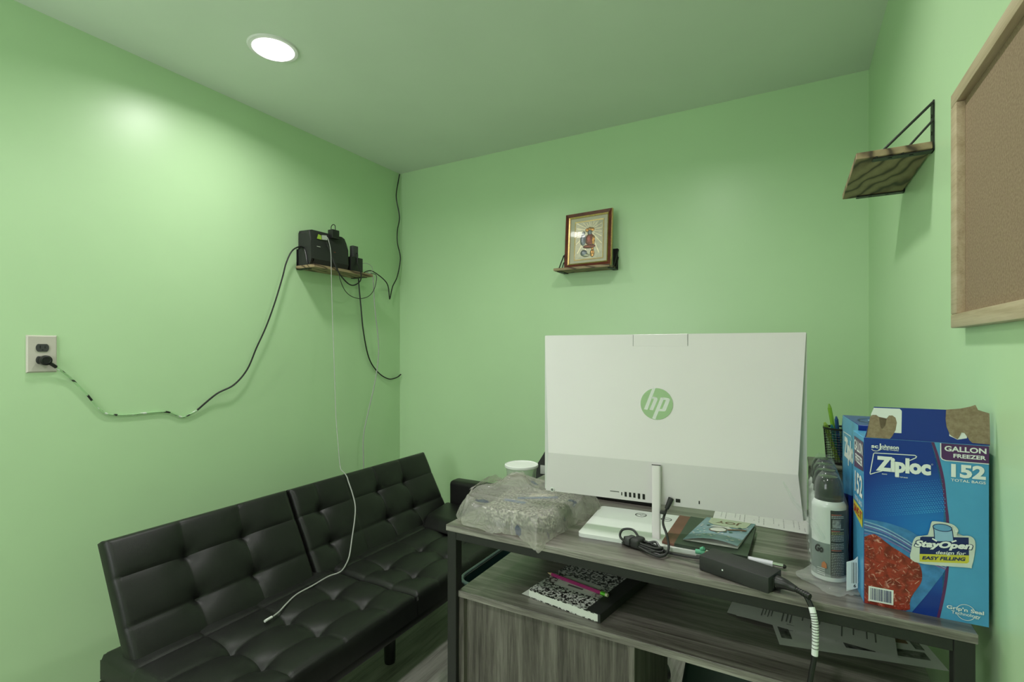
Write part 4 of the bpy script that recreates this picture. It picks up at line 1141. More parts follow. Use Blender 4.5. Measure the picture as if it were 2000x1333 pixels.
pen('pen', 'navy pen next to the orange one in the cup', 0.012, -0.008, (0.020, -0.010), 1.014, (0.03, 0.08, 0.28))
pen('pen', 'orange pen leaning right in the mesh cup', 0.018, 0.004, (0.032, -0.006), 1.022, (0.55, 0.22, 0.03))
caddy = thing('desk_organizer', 'glossy black open organizer between the pen cup and blue boxes', 'organizer', (0.135, 1.35, DT))
mb = MB().box((0.104, 1.312, DT+0.0005), (0.170, 1.396, 0.935), M_BLACK, 0.008, 3); mb.build('body', caddy)
MB().prism(rrect(0.112, 1.322, 0.162, 1.386, 0.010), (1, 0, 0), (0, 1, 0), (0, 0, 1), (0, 0, 0), 0.9352, 0.940, M_DGREY).build('rim', caddy)
spk = thing('speaker', 'slim black speaker behind the right edge of the computer', 'speaker', (0.03, 1.49, DT))
MB().box((-0.010, 1.46, DT+0.0005), (0.034, 1.52, 0.918), M_BLACK, 0.004).build('cabinet', spk)
MB().lathe([(0.016, 0), (0.017, 0.002), (0.012, 0.003)], (0.012, 1.5202, 0.86), M_DGREY, 24, (0, 1, 0)).build('driver', spk)

# keyboard on the user's side
kb = thing('keyboard', 'black keyboard on the desk behind the computer stand', 'keyboard', (-0.50, 1.41, DT))
MB().box((-0.66, 1.352, DT+0.0005), (-0.315, 1.478, DT+0.018), M_BLACK, 0.004).build('body', kb)
mb = MB()
for i in range(15):
    for j in range(5): mb.box((-0.652+i*0.0222, 1.360+j*0.0225, DT+0.0182), (-0.633+i*0.0222, 1.379+j*0.0225, DT+0.024), M_DGREY, 0.0015, 1)
mb.build('keys', kb)

# ================================================================== PAPERS AND BOOKS ON THE DESK TOP
def paper(name, label, o, ex, ey, W_, H_, rows, dz=0.0006, m=None, curl=None, cat='paper', margin=0.012, ink=M_INKG, lw=0.0016, seed=1, blocks=()):
    o = Vector(o); ex = Vector(ex).normalized(); ey = Vector(ey).normalized(); n = ex.cross(ey)
    t = thing(name, label, cat, o+ex*W_/2+ey*H_/2)
    f = curl or (lambda u, v: 0.0)
    mb = MB()
    def top(u, v): return o+ex*W_*u+ey*H_*v+n*(dz+f(u, v))
    def low(u, v): return o+ex*W_*u+ey*H_*v+n*(dz*0.4+f(u, v))
    mb.grid(top, 24, 16, m or M_PAPER); mb.grid(lambda u, v: low(1-u, v), 24, 16, m or M_PAPER)
    mb.build('sheet', t)
    rnd = random.Random(seed); pm = MB()
    for (kind, u0, v0, u1, v1, mm) in blocks:
        pm.grid(lambda u, v: top(u0+(u1-u0)*u, v0+(v1-v0)*v)+n*0.0004, 12, 8, mm)
    for i, (v, u0, u1) in enumerate(rows):
        x_ = u0
        while x_ < u1:
            w_ = rnd.uniform(0.02, 0.07); e_ = min(x_+w_, u1)
            pm.grid(lambda u, q: top(x_+(e_-x_)*u, v+(lw/H_)*(q-0.5))+n*0.0005, 2, 1, ink); x_ += w_+0.012
    if rows or blocks: pm.build('print', t, 0)
    else: pm.bm.free()
    return t
paper('printed_sheet', 'printed sheet lying on the desk under the right of the computer', (0.045, 1.322, DT+0.0002), (-0.04, 1, 0), (-1, -0.04+0.10, 0), 0.26, 0.215,
      [(0.07+0.05*i, 0.05+0.12*((i*5) % 4)/3, 0.16+0.30*((i*7) % 5)/4) for i in range(18) if i % 4 != 3], seed=3, ink=M_INKL, lw=0.0013)
nbk = thing('notebook', 'closed dark green notebook with a brown spine under the greeting card', 'notebook', (-0.14, 1.17, DT+0.009))
NF = Vector((-0.213, 1.082, DT+0.0090)); ne1 = Vector((1, 0.004, 0)).normalized(); ne2 = Vector((0.004, 1, 0)).normalized()
M_NBG = plain('dark_green_cover', (0.035, 0.05, 0.035), 0.45); M_NBB = plain('brown_spine', (0.16, 0.065, 0.045), 0.5)
mb = MB().prism([(0.0, 0.0), (0.139, 0.0), (0.143, 0.19), (0.0, 0.195)], ne1, ne2, (0, 0, 1), NF, 0.0002, 0.0065, M_NBG); mb.build('cover', nbk)
MB().prism([(-0.026, 0.004), (-0.0003, 0.0), (-0.0003, 0.195), (-0.026, 0.195)], ne1, ne2, (0, 0, 1), NF, 0.0002, 0.0050, M_NBB).build('spine', nbk)
spn = thing('ballpoint_pen', 'slim silver pen beneath the notebook edge', 'pen', (-0.105, 1.075, DT+0.0045))
MB().tube([(-0.150, 1.0775, DT+0.0130), (-0.09, 1.0755, DT+0.0065), (-0.076, 1.0750, DT+0.0055)], 0.003, M_SILV, 10, 2).build('barrel', spn)
MB().lathe([(0.0035, 0), (0.0042, 0.004), (0.002, 0.007)], (-0.0755, 1.0750, DT+0.0045), M_CHROME, 14, (1, 0, -0.02)).build('tip', spn)

# greeting card, printed upside down to us
M_CARD = None
def card_print():
    m = bpy.data.materials.new('snowy_card_print'); nt, b = nodes(m)
    v = coords(nt)
    g = noise_tex(nt, v, 18, 3)
    nt.links.new(ramp(nt, g, [(0.35, (0.13, 0.24, 0.27)), (0.65, (0.25, 0.34, 0.42))]), b.inputs['Base Color'])
    setin(b, {'Roughness': 0.35}); return m
M_CARD = card_print()
crd = thing('greeting_card', 'folded blue snowy greeting card with JOY lettering on the green notebook', 'greeting card', (-0.14, 1.19, DT+0.0165))
co_ = Vector((-0.200, 1.108, DT+0.0165)); ce1 = Vector((0.103, 0.003, 0)).normalized(); ce2 = Vector((0.024, 0.178, 0)).normalized()
CW, CH = 0.106, 0.176
def ctop(u, v): return co_+ce1*CW*u+ce2*CH*v+Vector((0, 0, 0.0012+0.0085*math.sin(PI*u)*(1-v*0.9)+0.0045*(1-v)*u))
mb = MB(); mb.grid(ctop, 20, 12, M_CARD); mb.grid(lambda u, v: ctop(1-u, v)-Vector((0, 0, 0.0006)), 20, 12, M_PAPER); mb.build('front_leaf', crd)
mb = MB(); mb.grid(lambda u, v: co_+ce1*CW*u+ce2*CH*v+Vector((0, 0, 0.0006)), 2, 2, M_PAPER); mb.grid(lambda u, v: co_+ce1*CW*(1-u)+ce2*CH*v+Vector((0, 0, 0.0002)), 2, 2, M_PAPER); mb.build('back_leaf', crd)
mb = MB()
def cpatch(pts, m, off=0.0006):
    b = bmesh.new(); b.faces.new([b.verts.new((u, v, 0)) for u, v in pts]); bmesh.ops.triangulate(b, faces=b.faces[:])
    for _ in range(4 if len(pts) < 12 else 2):
        le = [e for e in b.edges if e.calc_length() > 0.07]
        if le: bmesh.ops.subdivide_edges(b, edges=le, cuts=1); bmesh.ops.triangulate(b, faces=b.faces[:])
    for q in b.verts: q.co = ctop(q.co.x, q.co.y)+Vector((0, 0, off))
    b.normal_update()
    for f in b.faces:
        if f.normal.z < 0: f.normal_flip()
    mb.absorb(b, m)
M_CPG = plain('card_pale_green', (0.45, 0.50, 0.36), 0.4); M_CWH = plain('card_white', (0.62, 0.62, 0.58), 0.4); M_CBR = plain('card_brown', (0.14, 0.05, 0.03), 0.4); M_CDG = plain('card_fir_green', (0.03, 0.09, 0.06), 0.4)
cpatch([(0.10, 0.99), (0.92, 0.99), (0.90, 0.72), (0.80, 0.64), (0.55, 0.62), (0.30, 0.66), (0.14, 0.76)], M_CPG)
cpatch(circ(0.47, 0.44, 0.17, 0.11, 24), M_CBR, 0.0008); cpatch(circ(0.47, 0.44, 0.15, 0.095, 24), M_CWH, 0.0011)
cpatch([(0.25, 0.55), (0.30, 0.62), (0.62, 0.60), (0.74, 0.52), (0.66, 0.50), (0.55, 0.555)], M_CWH, 0.0010)
cpatch([(0.62, 0.50), (0.86, 0.62), (0.96, 0.63), (0.93, 0.57), (0.84, 0.56), (0.66, 0.45)], M_CBR, 0.0012)
for u, v in ((0.80, 0.66), (0.62, 0.37), (0.72, 0.40), (0.20, 0.62), (0.50, 0.31)): cpatch([(u-0.04, v), (u, v+0.03), (u+0.05, v+0.005), (u, v-0.03)], M_CDG, 0.0009)
rnd = random.Random(4)
for i in range(46):
    u, v = rnd.uniform(0.04, 0.96), rnd.uniform(0.03, 0.9)
    if v > 0.62 and 0.12 < u < 0.9: continue
    if abs(u-0.47) < 0.19 and abs(v-0.44) < 0.13: continue
    cpatch(circ(u, v, 0.024, 0.013, 8), M_CWH, 0.0010)
tm = MB(); tm.text('JOY', (0.28, 0.76, 0.76, 0.90), ((0, 0, 0), (1, 0, 0), (0, 1, 0), (0, 0, 1)), 0.0, M_CBR, 0.015, 0, 0, True)
for q in tm.bm.verts: q.co = ctop(q.co.x, q.co.y)+Vector((0, 0, 0.0010))
mb.absorb(tm.bm, M_CBR)
mb.build('card_art', crd, 0)

# small mint green pencil topper
tp = thing('pencil', 'pencil with a mint green clip lying behind the power adapter', 'pencil', (-0.150, 1.068, DT+0.004))
MB().tube([(-0.168, 1.069, DT+0.012), (-0.158, 1.068, DT+0.013), (-0.150, 1.067, DT+0.013)], 0.0048, plain('mint_plastic', (0.10, 0.36, 0.22), 0.4), 10, 2).build('clip', tp)
MB().tube([(-0.158, 1.068, DT+0.018), (-0.152, 1.067, DT+0.022)], 0.004, MATS['mint_plastic'], 10, 1).build('clip_tab', tp)
MB().tube([(-0.150, 1.067, DT+0.012), (-0.143, 1.066, DT+0.013), (-0.136, 1.065, DT+0.014)], lambda q: 0.0042*(1-0.75*q), plain('cedar_point', (0.58, 0.42, 0.25), 0.5), 10, 2).build('sharpened_point', tp)

# ================================================================== POWER ADAPTER, CABLES, PEN
ada = thing('power_adapter', 'black power adapter brick lying across the front edge of the desk', 'power adapter', (-0.08, 1.0, DT))
aa = math.radians(-20.5)
ae1 = Vector((math.cos(aa), math.sin(aa), 0)); ae2 = Vector((-ae1.y, ae1.x, 0))
ao = Vector((-0.153, 1.010, DT))
AM = quadm(ao, ae1, ae2, Vector((0, 0, 1)))
MB().box((0, 0, 0.0006), (0.128, 0.054, 0.029), M_BLACKM, 0.0022, 2, AM).build('body', ada)
MB().box((0.1265, 0.015, 0.006), (0.1300, 0.040, 0.024), M_BLACK, 0.001, 1, AM).build('inlet', ada)
MB().box((0.045, -0.0006, 0.014), (0.0475, 0.0002, 0.0165), M_PRW, 0.0, 1, AM).build('indicator_light', ada)
pc = thing('mains_cord', 'black mains cord with a white tag hanging over the front of the desk', 'cord', (-0.02, 1.0, DT))
A3 = lambda x, y, z: AM @ Vector((x, y, z))
mb = MB().tube([A3(0.1305, 0.028, 0.015), A3(0.142, 0.028, 0.0155), A3(0.152, 0.028, 0.0145), A3(0.162, 0.027, 0.0135)], lambda q: 0.0115-0.0065*q, M_BLACK, 14, 4); mb.build('connector', pc)
mb = MB()
p0, p1 = A3(0.160, 0.027, 0.0135), A3(0.184, 0.020, 0.012)
for i in range(7): mb.lathe([(0.0048, 0), (0.0048, 0.0018)], p0.lerp(p1, i/6), M_BLACK, 14, p1-p0)
mb.build('strain_relief', pc)
cpath = [p0, p1, Vector((0.021, 0.972, DT+0.012)), Vector((0.030, 0.960, DT-0.003)), Vector((0.034, 0.953, DT-0.020)), Vector((0.035, 0.950, DT-0.045)), Vector((0.034, 0.949, DT-0.075)), Vector((0.029, 0.950, DT-0.11)), Vector((0.024, 0.952, DT-0.16)), Vector((0.02, 0.955, DT-0.30)), Vector((0.01, 0.96, DT-0.55)), Vector((0.0, 0.97, 0.10)), Vector((-0.02, 1.0, 0.01)), Vector((-0.05, 1.08, 0.006))]
MB().tube(cpath, 0.0042, M_RUBBER, 10, 6).build('cord', pc)
mb = MB()
tp_ = spline([cpath[3], cpath[4], cpath[5], cpath[6]], 6)
mb.tube(tp_, 0.0049, M_PRW, 10, 1)
for i in range(3, 16):
    d = (tp_[i+1]-tp_[i-1]).normalized()
    mb.lathe([(0.0051, 0), (0.0051, 0.0014)], tp_[i]+d*0.001, M_INKG, 12, d)
mb.build('tag', pc)
bund = thing('adapter_cable', 'bundled black cable strapped on the desk, plugged into the computer', 'cable', (-0.27, 1.05, DT))
jack = on_lo(0.0205, 0.8655, 0.001)
jn = (nb*0.9+Vector((0, 0, -0.45))+Vector((-0.25, 0, 0))).normalized()
MB().tube([jack, jack+jn*0.006+Vector((-0.002, 0, -0.006)), jack+jn*0.010+Vector((-0.006, 0, -0.017))], lambda q: 0.0062-0.0018*q, M_BLACKM, 12, 4).build('jack_plug', bund)
MB().box((-0.2455, 1.094, 0.838), (-0.2340, 1.102, 0.8445), M_BLACKM, 0.001).build('velcro_tab', bund)
js = jack+jn*0.010+Vector((-0.006, 0, -0.017))
lead = [js, Vector((-0.236, 1.082, 0.826)), Vector((-0.226, 1.070, 0.806)), Vector((-0.218, 1.052, 0.789)), Vector((-0.219, 1.035, 0.779)), Vector((-0.230, 1.026, 0.7745)), Vector((-0.252, 1.030, 0.776)), Vector((-0.280, 1.048, 0.778))]
MB().tube(lead, 0.0026, M_RUBBER, 10, 7).build('lead', bund)
mb = MB()
bc = Vector((-0.272, 1.058, DT)); bdir = Vector((0.095, -0.030, 0)); bl = bdir.length/2; bdir.normalize(); bs = Vector((-bdir.y, bdir.x, 0))
for i, (w_, z_, l_) in enumerate(((0.012, 0.004, 1.0), (0.010, 0.009, 0.94), (0.0075, 0.014, 0.90), (0.013, 0.0065, 0.82))):
    loop = []
    for k_ in range(17):
        t = 2*PI*k_/16
        sx = math.copysign(abs(math.cos(t))**0.6, math.cos(t)); sy = math.sin(t)
        loop.append(bc+bdir*(bl*l_*sx)+bs*(w_*sy)+Vector((0, 0, z_+0.0016*math.sin(3*t+i))))
    mb.tube(loop, 0.0026, M_RUBBER, 8, 4)
mb.tube([bc-bdir*0.010+bs*0.004+Vector((0, 0, 0.016)), bc-bdir*0.030+bs*0.010+Vector((0, 0, 0.030)), bc-bdir*0.052+bs*0.004+Vector((0, 0, 0.027)), bc-bdir*0.056-bs*0.002+Vector((0, 0, 0.014)), bc-bdir*0.040-bs*0.008+Vector((0, 0, 0.008)), bc-bdir*0.01-bs*0.008+Vector((0, 0, 0.007))], 0.0026, M_RUBBER, 8, 6)
mb.tube([bc+bdir*0.010+bs*0.006+Vector((0, 0, 0.015)), bc+bdir*0.024+bs*0.010+Vector((0, 0, 0.019)), bc+bdir*0.036+bs*0.004+Vector((0, 0, 0.013))], 0.0026, M_RUBBER, 8, 6)
mb.build('cable_coil', bund)
mb = MB()
BM_ = quadm(bc-bdir*0.014, bdir, bs, Vector((0, 0, 1)))
mb.box((-0.009, -0.0165, 0.0008), (0.012, 0.0165, 0.0215), M_BLACKM, 0.006, 3, BM_)
mb.box((-0.022, -0.0175, 0.004), (-0.0085, 0.010, 0.0205), M_DGREY, 0.004, 2, BM_)
mb.build('strap', bund)
e_ = A3(-0.002, 0.030, 0.014)
MB().tube([bc+bdir*0.035+bs*0.008+Vector((0, 0, 0.010)), bc+bdir*0.052+bs*0.010+Vector((0, 0, 0.006)), Vector((-0.200, 1.048, DT+0.007)), Vector((-0.170, 1.041, DT+0.010)), e_], 0.0026, M_RUBBER, 10, 6).build('output_lead', bund)
MB().tube([e_+Vector((-0.018, 0.004, -0.002)), e_+Vector((-0.008, 0.002, -0.001)), e_], lambda q: 0.0032+0.0016*q, M_BLACKM, 10, 3).build('strain_relief', bund)
wp = thing('stylus_pen', 'white pen with silver tip and black stylus end behind the adapter', 'pen', (-0.05, 1.095, DT))
MB().tube([(-0.130, 1.096, DT+0.007), (-0.105, 1.0935, DT+0.007), (-0.092, 1.0925, DT+0.007)], 0.0050, plain('teal_grip', (0.02, 0.20, 0.17), 0.3), 12, 3).build('grip', wp)
MB().tube([(-0.092, 1.0925, DT+0.007), (-0.085, 1.092, DT+0.007), (-0.06, 1.0905, DT+0.007), (-0.030, 1.0885, DT+0.007)], lambda q: 0.0038+0.0024*min(1, q*1.8), plain('pen_pearl_white', (0.66, 0.64, 0.72), 0.25, var=0.02), 14, 6).build('barrel', wp)
MB().tube([(-0.030, 1.0885, DT+0.007), (-0.0125, 1.0875, DT+0.007)], 0.0046, M_CHROME, 14, 1).build('ferrule', wp)
MB().lathe([(0.0040, 0.0), (0.0040, 0.002), (0.0030, 0.0045), (0.0008, 0.0055)], (-0.0125, 1.0875, DT+0.007), M_RUBBER, 14, (1, -0.057, 0)).build('stylus_tip', wp)

# ================================================================== GREY BAG, PACKAGE IN IT, TUB
tub = thing('food_tub', 'round clear deli tub with a white lid behind the grey bag', 'food container', (-0.655, 1.285, DT))
to = (-0.685, 1.290, DT)
tub.location = to
M_TUB = clear_film('cloudy_tub_plastic', (0.80, 0.86, 0.78), 0.38, 0.2, 5, 0.1)
MB().lathe([(0.036, 0.0006), (0.037, 0.003), (0.0445, 0.078), (0.0455, 0.080)], to, M_TUB, 40).build('tub_wall', tub)
MB().lathe([(0.0455, 0.0802), (0.0485, 0.0805), (0.0492, 0.083), (0.0485, 0.0875), (0.0465, 0.0885), (0.0455, 0.0868), (0.005, 0.0866)], to, M_WHITE, 48).build('lid', tub)
mb = MB()
for i in range(4):
    a0 = math.radians(-112); w_ = 0.010+0.004*(i % 2)
    TFq = (Vector((to[0]+0.0455*math.cos(a0), to[1]+0.0455*math.sin(a0), DT)), Vector((-math.sin(a0), math.cos(a0), 0)), Vector((0, 0, 1)), Vector((math.cos(a0), math.sin(a0), 0)))
    mb.flat([(-w_, 0.060-0.004*i), (w_*0.3, 0.060-0.004*i), (w_*0.3, 0.062-0.004*i), (-w_, 0.062-0.004*i)], TFq, 0.0006, M_INKG)
mb.build('embossed_text', tub, 0)

M_PACK = speckle('black_white_speckled_wrap', (0.06, 0.06, 0.06), (0.62, 0.61, 0.57), 170, 0.52, 0.04, 0.5)
pk = thing('package', 'flat speckled package showing through the grey plastic bag', 'package', (-0.58, 1.12, DT))
pa_ = math.radians(9)
pe1 = Vector((math.cos(pa_), math.sin(pa_), 0)); pe2 = Vector((-pe1.y, pe1.x, 0))
pko = Vector((-0.578, 1.135, DT))
MB().box((-0.088, -0.100, 0.004), (0.092, 0.105, 0.041), M_PACK, 0.010, 3, quadm(pko, pe1, pe2, Vector((0, 0, 1)))).build('contents', pk)
PKF = (pko+Vector((0, 0, 0.0413)), pe1, pe2, Vector((0, 0, 1)))
mb = MB().flat([(-0.01, 0.015), (0.05, 0.03), (0.048, 0.062), (-0.012, 0.05)], PKF, 0.0004, plain('cream_label', (0.6, 0.56, 0.48), 0.6))
M_BLUEL = plain('blue_label', (0.10, 0.18, 0.42), 0.5)
mb.flat([(-0.03, -0.012), (0.065, 0.03), (0.06, 0.045), (-0.035, 0.004)], PKF, 0.0006, M_BLUEL)
mb.flat([(-0.06, -0.035), (0.0, -0.045), (0.0, -0.028), (-0.06, -0.018)], PKF, 0.0006, M_BLUEL)
mb.build('label', pk, 0)

def bag_mat():
    """Thin grey-beige carrier plastic, part see-through, with scattered blue print."""
    m = bpy.data.materials.new('grey_carrier_plastic'); m.use_nodes = True
    nt = m.node_tree; nt.nodes.clear()
    out_ = nt.nodes.new('ShaderNodeOutputMaterial')
    v = coords(nt)
    base = ramp(nt, noise_tex(nt, v, 24, 4), [(0.3, (0.56, 0.54, 0.50)), (0.7, (0.70, 0.67, 0.63))])
    bl = ramp(nt, noise_tex(nt, v, 19, 2, 0.5), [(0.665, (0, 0, 0)), (0.70, (0.75, 0.75, 0.75))])
    mx = nt.nodes.new('ShaderNodeMixRGB'); nt.links.new(bl, mx.inputs[0]); nt.links.new(base, mx.inputs[1]); mx.inputs[2].default_value = (0.13, 0.19, 0.40, 1)
    pb = nt.nodes.new('ShaderNodeBsdfPrincipled'); nt.links.new(mx.outputs[0], pb.inputs['Base Color']); setin(pb, {'Roughness': 0.22, 'Specular IOR Level': 0.8})
    bn = nt.nodes.new('ShaderNodeBump'); setin(bn, {'Strength': 0.9, 'Distance': 0.006})
    nt.links.new(noise_tex(nt, v, 26, 2.5, 0.55, 2.6), bn.inputs['Height']); nt.links.new(bn.outputs[0], pb.inputs['Normal'])
    tl = nt.nodes.new('ShaderNodeBsdfTranslucent'); tl.inputs[0].default_value = (0.5, 0.48, 0.44, 1)
    m1 = nt.nodes.new('ShaderNodeMixShader'); m1.inputs[0].default_value = 0.25; nt.links.new(pb.outputs[0], m1.inputs[1]); nt.links.new(tl.outputs[0], m1.inputs[2])
    tr = nt.nodes.new('ShaderNodeBsdfTransparent'); tr.inputs[0].default_value = (0.9, 0.88, 0.84, 1)
    m2 = nt.nodes.new('ShaderNodeMixShader'); m2.inputs[0].default_value = 0.43
    nt.links.new(tr.outputs[0], m2.inputs[1]); nt.links.new(m1.outputs[0], m2.inputs[2]); nt.links.new(m2.outputs[0], out_.inputs[0])
    return m
M_BAG = bag_mat()
bag = thing('plastic_bag', 'crumpled grey plastic bag with blue print on the left end of the desk', 'bag', (-0.59, 1.13, DT))
outl = [(-0.748, 1.075), (-0.735, 1.035), (-0.695, 1.000), (-0.640, 0.986), (-0.590, 0.985), (-0.545, 0.990), (-0.505, 0.975), (-0.466, 0.952), (-0.462, 0.995), (-0.458, 1.05), (-0.450, 1.12), (-0.436, 1.19), (-0.432, 1.26), (-0.462, 1.305), (-0.52, 1.31), (-0.60, 1.305), (-0.66, 1.27), (-0.715, 1.22), (-0.738, 1.16), (-0.750, 1.115)]
ol = smooth2(outl, 9)
NB_ = len(ol); bcx, bcy = -0.588, 1.135
def ridge(x_, y_, f, o_): return 1-min(1, abs(noise.noise(Vector((x_*f, y_*f*0.8, o_))))*3.0)
def bag_h(x_, y_, rho):
    # sheet lying on the flat package, lifted towards the back-left where the bag gathers beside the tub
    g = 0.0475+0.022*math.exp(-(((x_+0.665)/0.075)**2+((y_-1.225)/0.06)**2))+0.008*math.exp(-(((x_+0.715)/0.05)**2+((y_-1.12)/0.06)**2))
    fall = 1-max(0, (rho-0.80)/0.20)**2.0
    wr = 0.0065*ridge(x_*1.6+0.5*y_, y_*0.6, 9, 0.3)**4+0.0045*ridge(x_*0.6, y_*1.5-0.5*x_, 14, 4.3)**5
    return g*fall+wr*(0.5+0.8*rho)
mb = MB()
NR = 70
def bagp(u, v):
    i = int(round(u*NB_)) % NB_
    x_, y_ = ol[i]; rho = v
    bul = 1+0.035*noise.noise(Vector((x_*30, y_*30, 7)))*(rho > 0.5)
    X, Y = bcx+(x_-bcx)*rho*bul, bcy+(y_-bcy)*rho*bul
    z = bag_h(X, Y, rho)
    tail = max(0, 1-math.hypot(X+0.466, (Y-0.952)*0.9)/0.055)
    z = z*(1-0.55*tail)-0.010*tail**1.5 if Y < 1.0 else z
    zmin = 0.0015 if Y > 0.982 else -0.02
    return Vector((X, Y, DT+max(zmin, z)))
mb.grid(bagp, NB_, NR, M_BAG, True, True)
bag_o = mb.build('bag_sheet', bag, 0)
mb = MB()
for k_, (p, q, r_) in enumerate((((-0.735, 1.10), (-0.690, 1.21), 0.020), ((-0.70, 1.20), (-0.62, 1.235), 0.024))):
    def hnd(u, v, p=p, q=q, r_=r_, k_=k_):
        X = p[0]+(q[0]-p[0])*u; Y = p[1]+(q[1]-p[1])*u
        return Vector((X+0.010*(v-0.5), Y+0.004*math.sin(v*6), DT+0.052+r_*math.sin(PI*u)*v+0.006*noise.noise(Vector((u*7, v*5, k_)))+0.022*u*(1-u)*4*0.4))
    mb.grid(hnd, 22, 8, M_BAG)
mb.build('handle', bag, 0)

# ================================================================== ON THE OPEN SHELF
comp = thing('composition_book', 'black and white marbled composition book on the open shelf', 'notebook', (-0.44, 1.12, SZ))
M_MARB = speckle('black_white_marbling', (0.012, 0.012, 0.012), (0.66, 0.66, 0.64), 190, 0.50, 0.025, 0.35)
cb_o = Vector((-0.353, 1.014, SZ)); cb2 = Vector((0.041, 0.228, 0)).normalized(); cb1 = Vector((-cb2.y, cb2.x, 0))
cb1 = Vector((-0.185, 0.028, 0)).normalized()
CBW, CBL = 0.185, 0.242
MBp = lambda x_, y_: [(0, 0), (x_, 0), (x_, y_), (0, y_)]
MB().prism([(0.004, 0.001), (CBW-0.002, 0.001), (CBW-0.002, CBL-0.002), (0.004, CBL-0.002)], cb1, cb2, (0, 0, 1), cb_o, 0.0022, 0.0165, M_PAPER).build('pages', comp)
MB().prism(rrect(0.004, 0, CBW, CBL, 0.010, 4), cb1, cb2, (0, 0, 1), cb_o, 0.0167, 0.0182, M_MARB).build('cover', comp)
MB().prism(rrect(0.004, 0, CBW, CBL, 0.010, 4), cb1, cb2, (0, 0, 1), cb_o, 0.0006, 0.0020, M_MARB).build('back_cover', comp)
MB().prism([(-0.002, 0), (0.032, 0), (0.032, CBL), (-0.002, CBL)], cb1, cb2, (0, 0, 1), cb_o, 0.0183, 0.0189, M_BLACKM).build('spine_tape', comp)
MB().prism([(-0.0025, 0), (0.0035, 0), (0.0035, CBL), (-0.0025, CBL)], cb1, cb2, (0, 0, 1), cb_o, 0.0008, 0.0182, M_BLACKM).build('spine', comp)
CBF = (cb_o+Vector((0, 0, 0.0184)), cb1, cb2, Vector((0, 0, 1)))
mb = MB().flat(rrect(0.052, 0.058, 0.156, 0.118, 0.008), CBF, 0.0002, M_PAPER)
mb.line(rrect(0.055, 0.061, 0.153, 0.115, 0.006), 0.0006, CBF, 0.0004, M_INKG, True)
rnd = random.Random(9)
x_ = 0.150
while x_ > 0.064:
    w_ = rnd.uniform(0.003, 0.006); mb.flat([(x_, 0.086), (x_-w_, 0.086), (x_-w_, 0.0935), (x_, 0.0935)], CBF, 0.0005, M_INK); x_ -= w_+0.0016
mb.flat([(0.084, 0.072), (0.124, 0.072), (0.124, 0.079), (0.084, 0.079)], CBF, 0.0005, M_INKG)
mb.build('cover_label', comp, 0)
paper('loose_sheet', 'white sheet under the composition book', (-0.556, 1.048, SZ+0.0001), Vector((0.2, -0.028, 0)), Vector((0.041, 0.228, 0)), 0.200, 0.245, [], 0.0004)
pcl = thing('pencil', 'magenta pencil with a green eraser band on the composition book', 'pencil', (-0.43, 1.11, SZ+0.0225))
pA, pB = Vector((-0.515, 1.130, SZ+0.0232)), Vector((-0.369, 1.096, SZ+0.0232))
M_MAG = plain('magenta_lacquer', (0.36, 0.035, 0.16), 0.3)
MB().tube([pA, pB.lerp(pA, 0.06)], 0.0042, M_MAG, 6, 1).build('barrel', pcl)
MB().tube([pB.lerp(pA, 0.06), pB+(pB-pA)*0.02], 0.0045, plain('green_ferrule', (0.12, 0.50, 0.03), 0.35, 0.3), 12, 1).build('ferrule', pcl)
MB().tube([pB+(pB-pA)*0.02, pB+(pB-pA)*0.06], 0.0040, plain('eraser', (0.62, 0.58, 0.42), 0.7), 12, 1).build('eraser', pcl)
MB().tube([pA, pA-(pB-pA)*0.09], lambda q: 0.0040*(1-0.9*q), plain('pencil_cedar', (0.5, 0.35, 0.2), 0.6), 8, 1).build('sharpened_tip', pcl)
# papers on the right part of the shelf
def wavy(a, b): return lambda u, v: a*math.sin(PI*u)*(1-v)+b*(1-v)*u*u
paper('flyer', 'printed flyer with photos at the right end of the open shelf', (-0.019, 1.112, SZ+0.0002), Vector((0.267, 0.055, 0)), Vector((-0.052, 0.262, 0)), 0.273, 0.20,
      [(0.30+0.05*i, 0.10, 0.30+0.06*(i % 3)) for i in range(9)], 0.0005, seed=8,
      blocks=(('p', 0.03, 0.13, 0.10, 0.95, plain('flyer_photo', (0.13, 0.13, 0.12), 0.5, var=0.85, scale=70)), ('p', 0.44, 0.13, 0.62, 0.4, MATS['flyer_photo']), ('p', 0.66, 0.13, 0.94, 0.26, MATS['flyer_photo']),
              ('p', 0.80, 0.38, 0.88, 0.9, plain('flyer_brown', (0.17, 0.08, 0.04), 0.5)), ('p', 0.90, 0.30, 0.955, 0.9, MATS['flyer_photo'])))
paper('letter', 'typed letter resting on the flyer on the open shelf', (-0.103, 1.184, SZ+0.0020), Vector((0.276, -0.024, 0)), Vector((0.024, 0.276, 0)), 0.278, 0.215,
      [(0.06, 0.34, 0.40)], 0.0006, curl=wavy(0.004, 0.004), seed=5, blocks=[('l', 0.16+0.022*i, 0.12+0.03*(i % 2), 0.166+0.022*i, 0.60, M_INKG) for i in (0, 1, 2, 3)]+[('l', u_, 0.08+0.15*((u_*37) % 1), u_+0.008, v_, M_INKG) for u_, v_ in ((0.30, 0.7), (0.33, 0.7), (0.355, 0.7), (0.43, 0.8), (0.49, 0.75), (0.54, 0.7), (0.68, 0.5), (0.75, 0.6), (0.83, 0.7), (0.88, 0.5))])
paper('paper_sheet', 'plain paper sheet lying beneath the typed letter on the shelf', (-0.122, 1.190, SZ+0.0010), Vector((0.276, -0.024, 0)), Vector((0.024, 0.276, 0)), 0.20, 0.21, [], 0.0005)

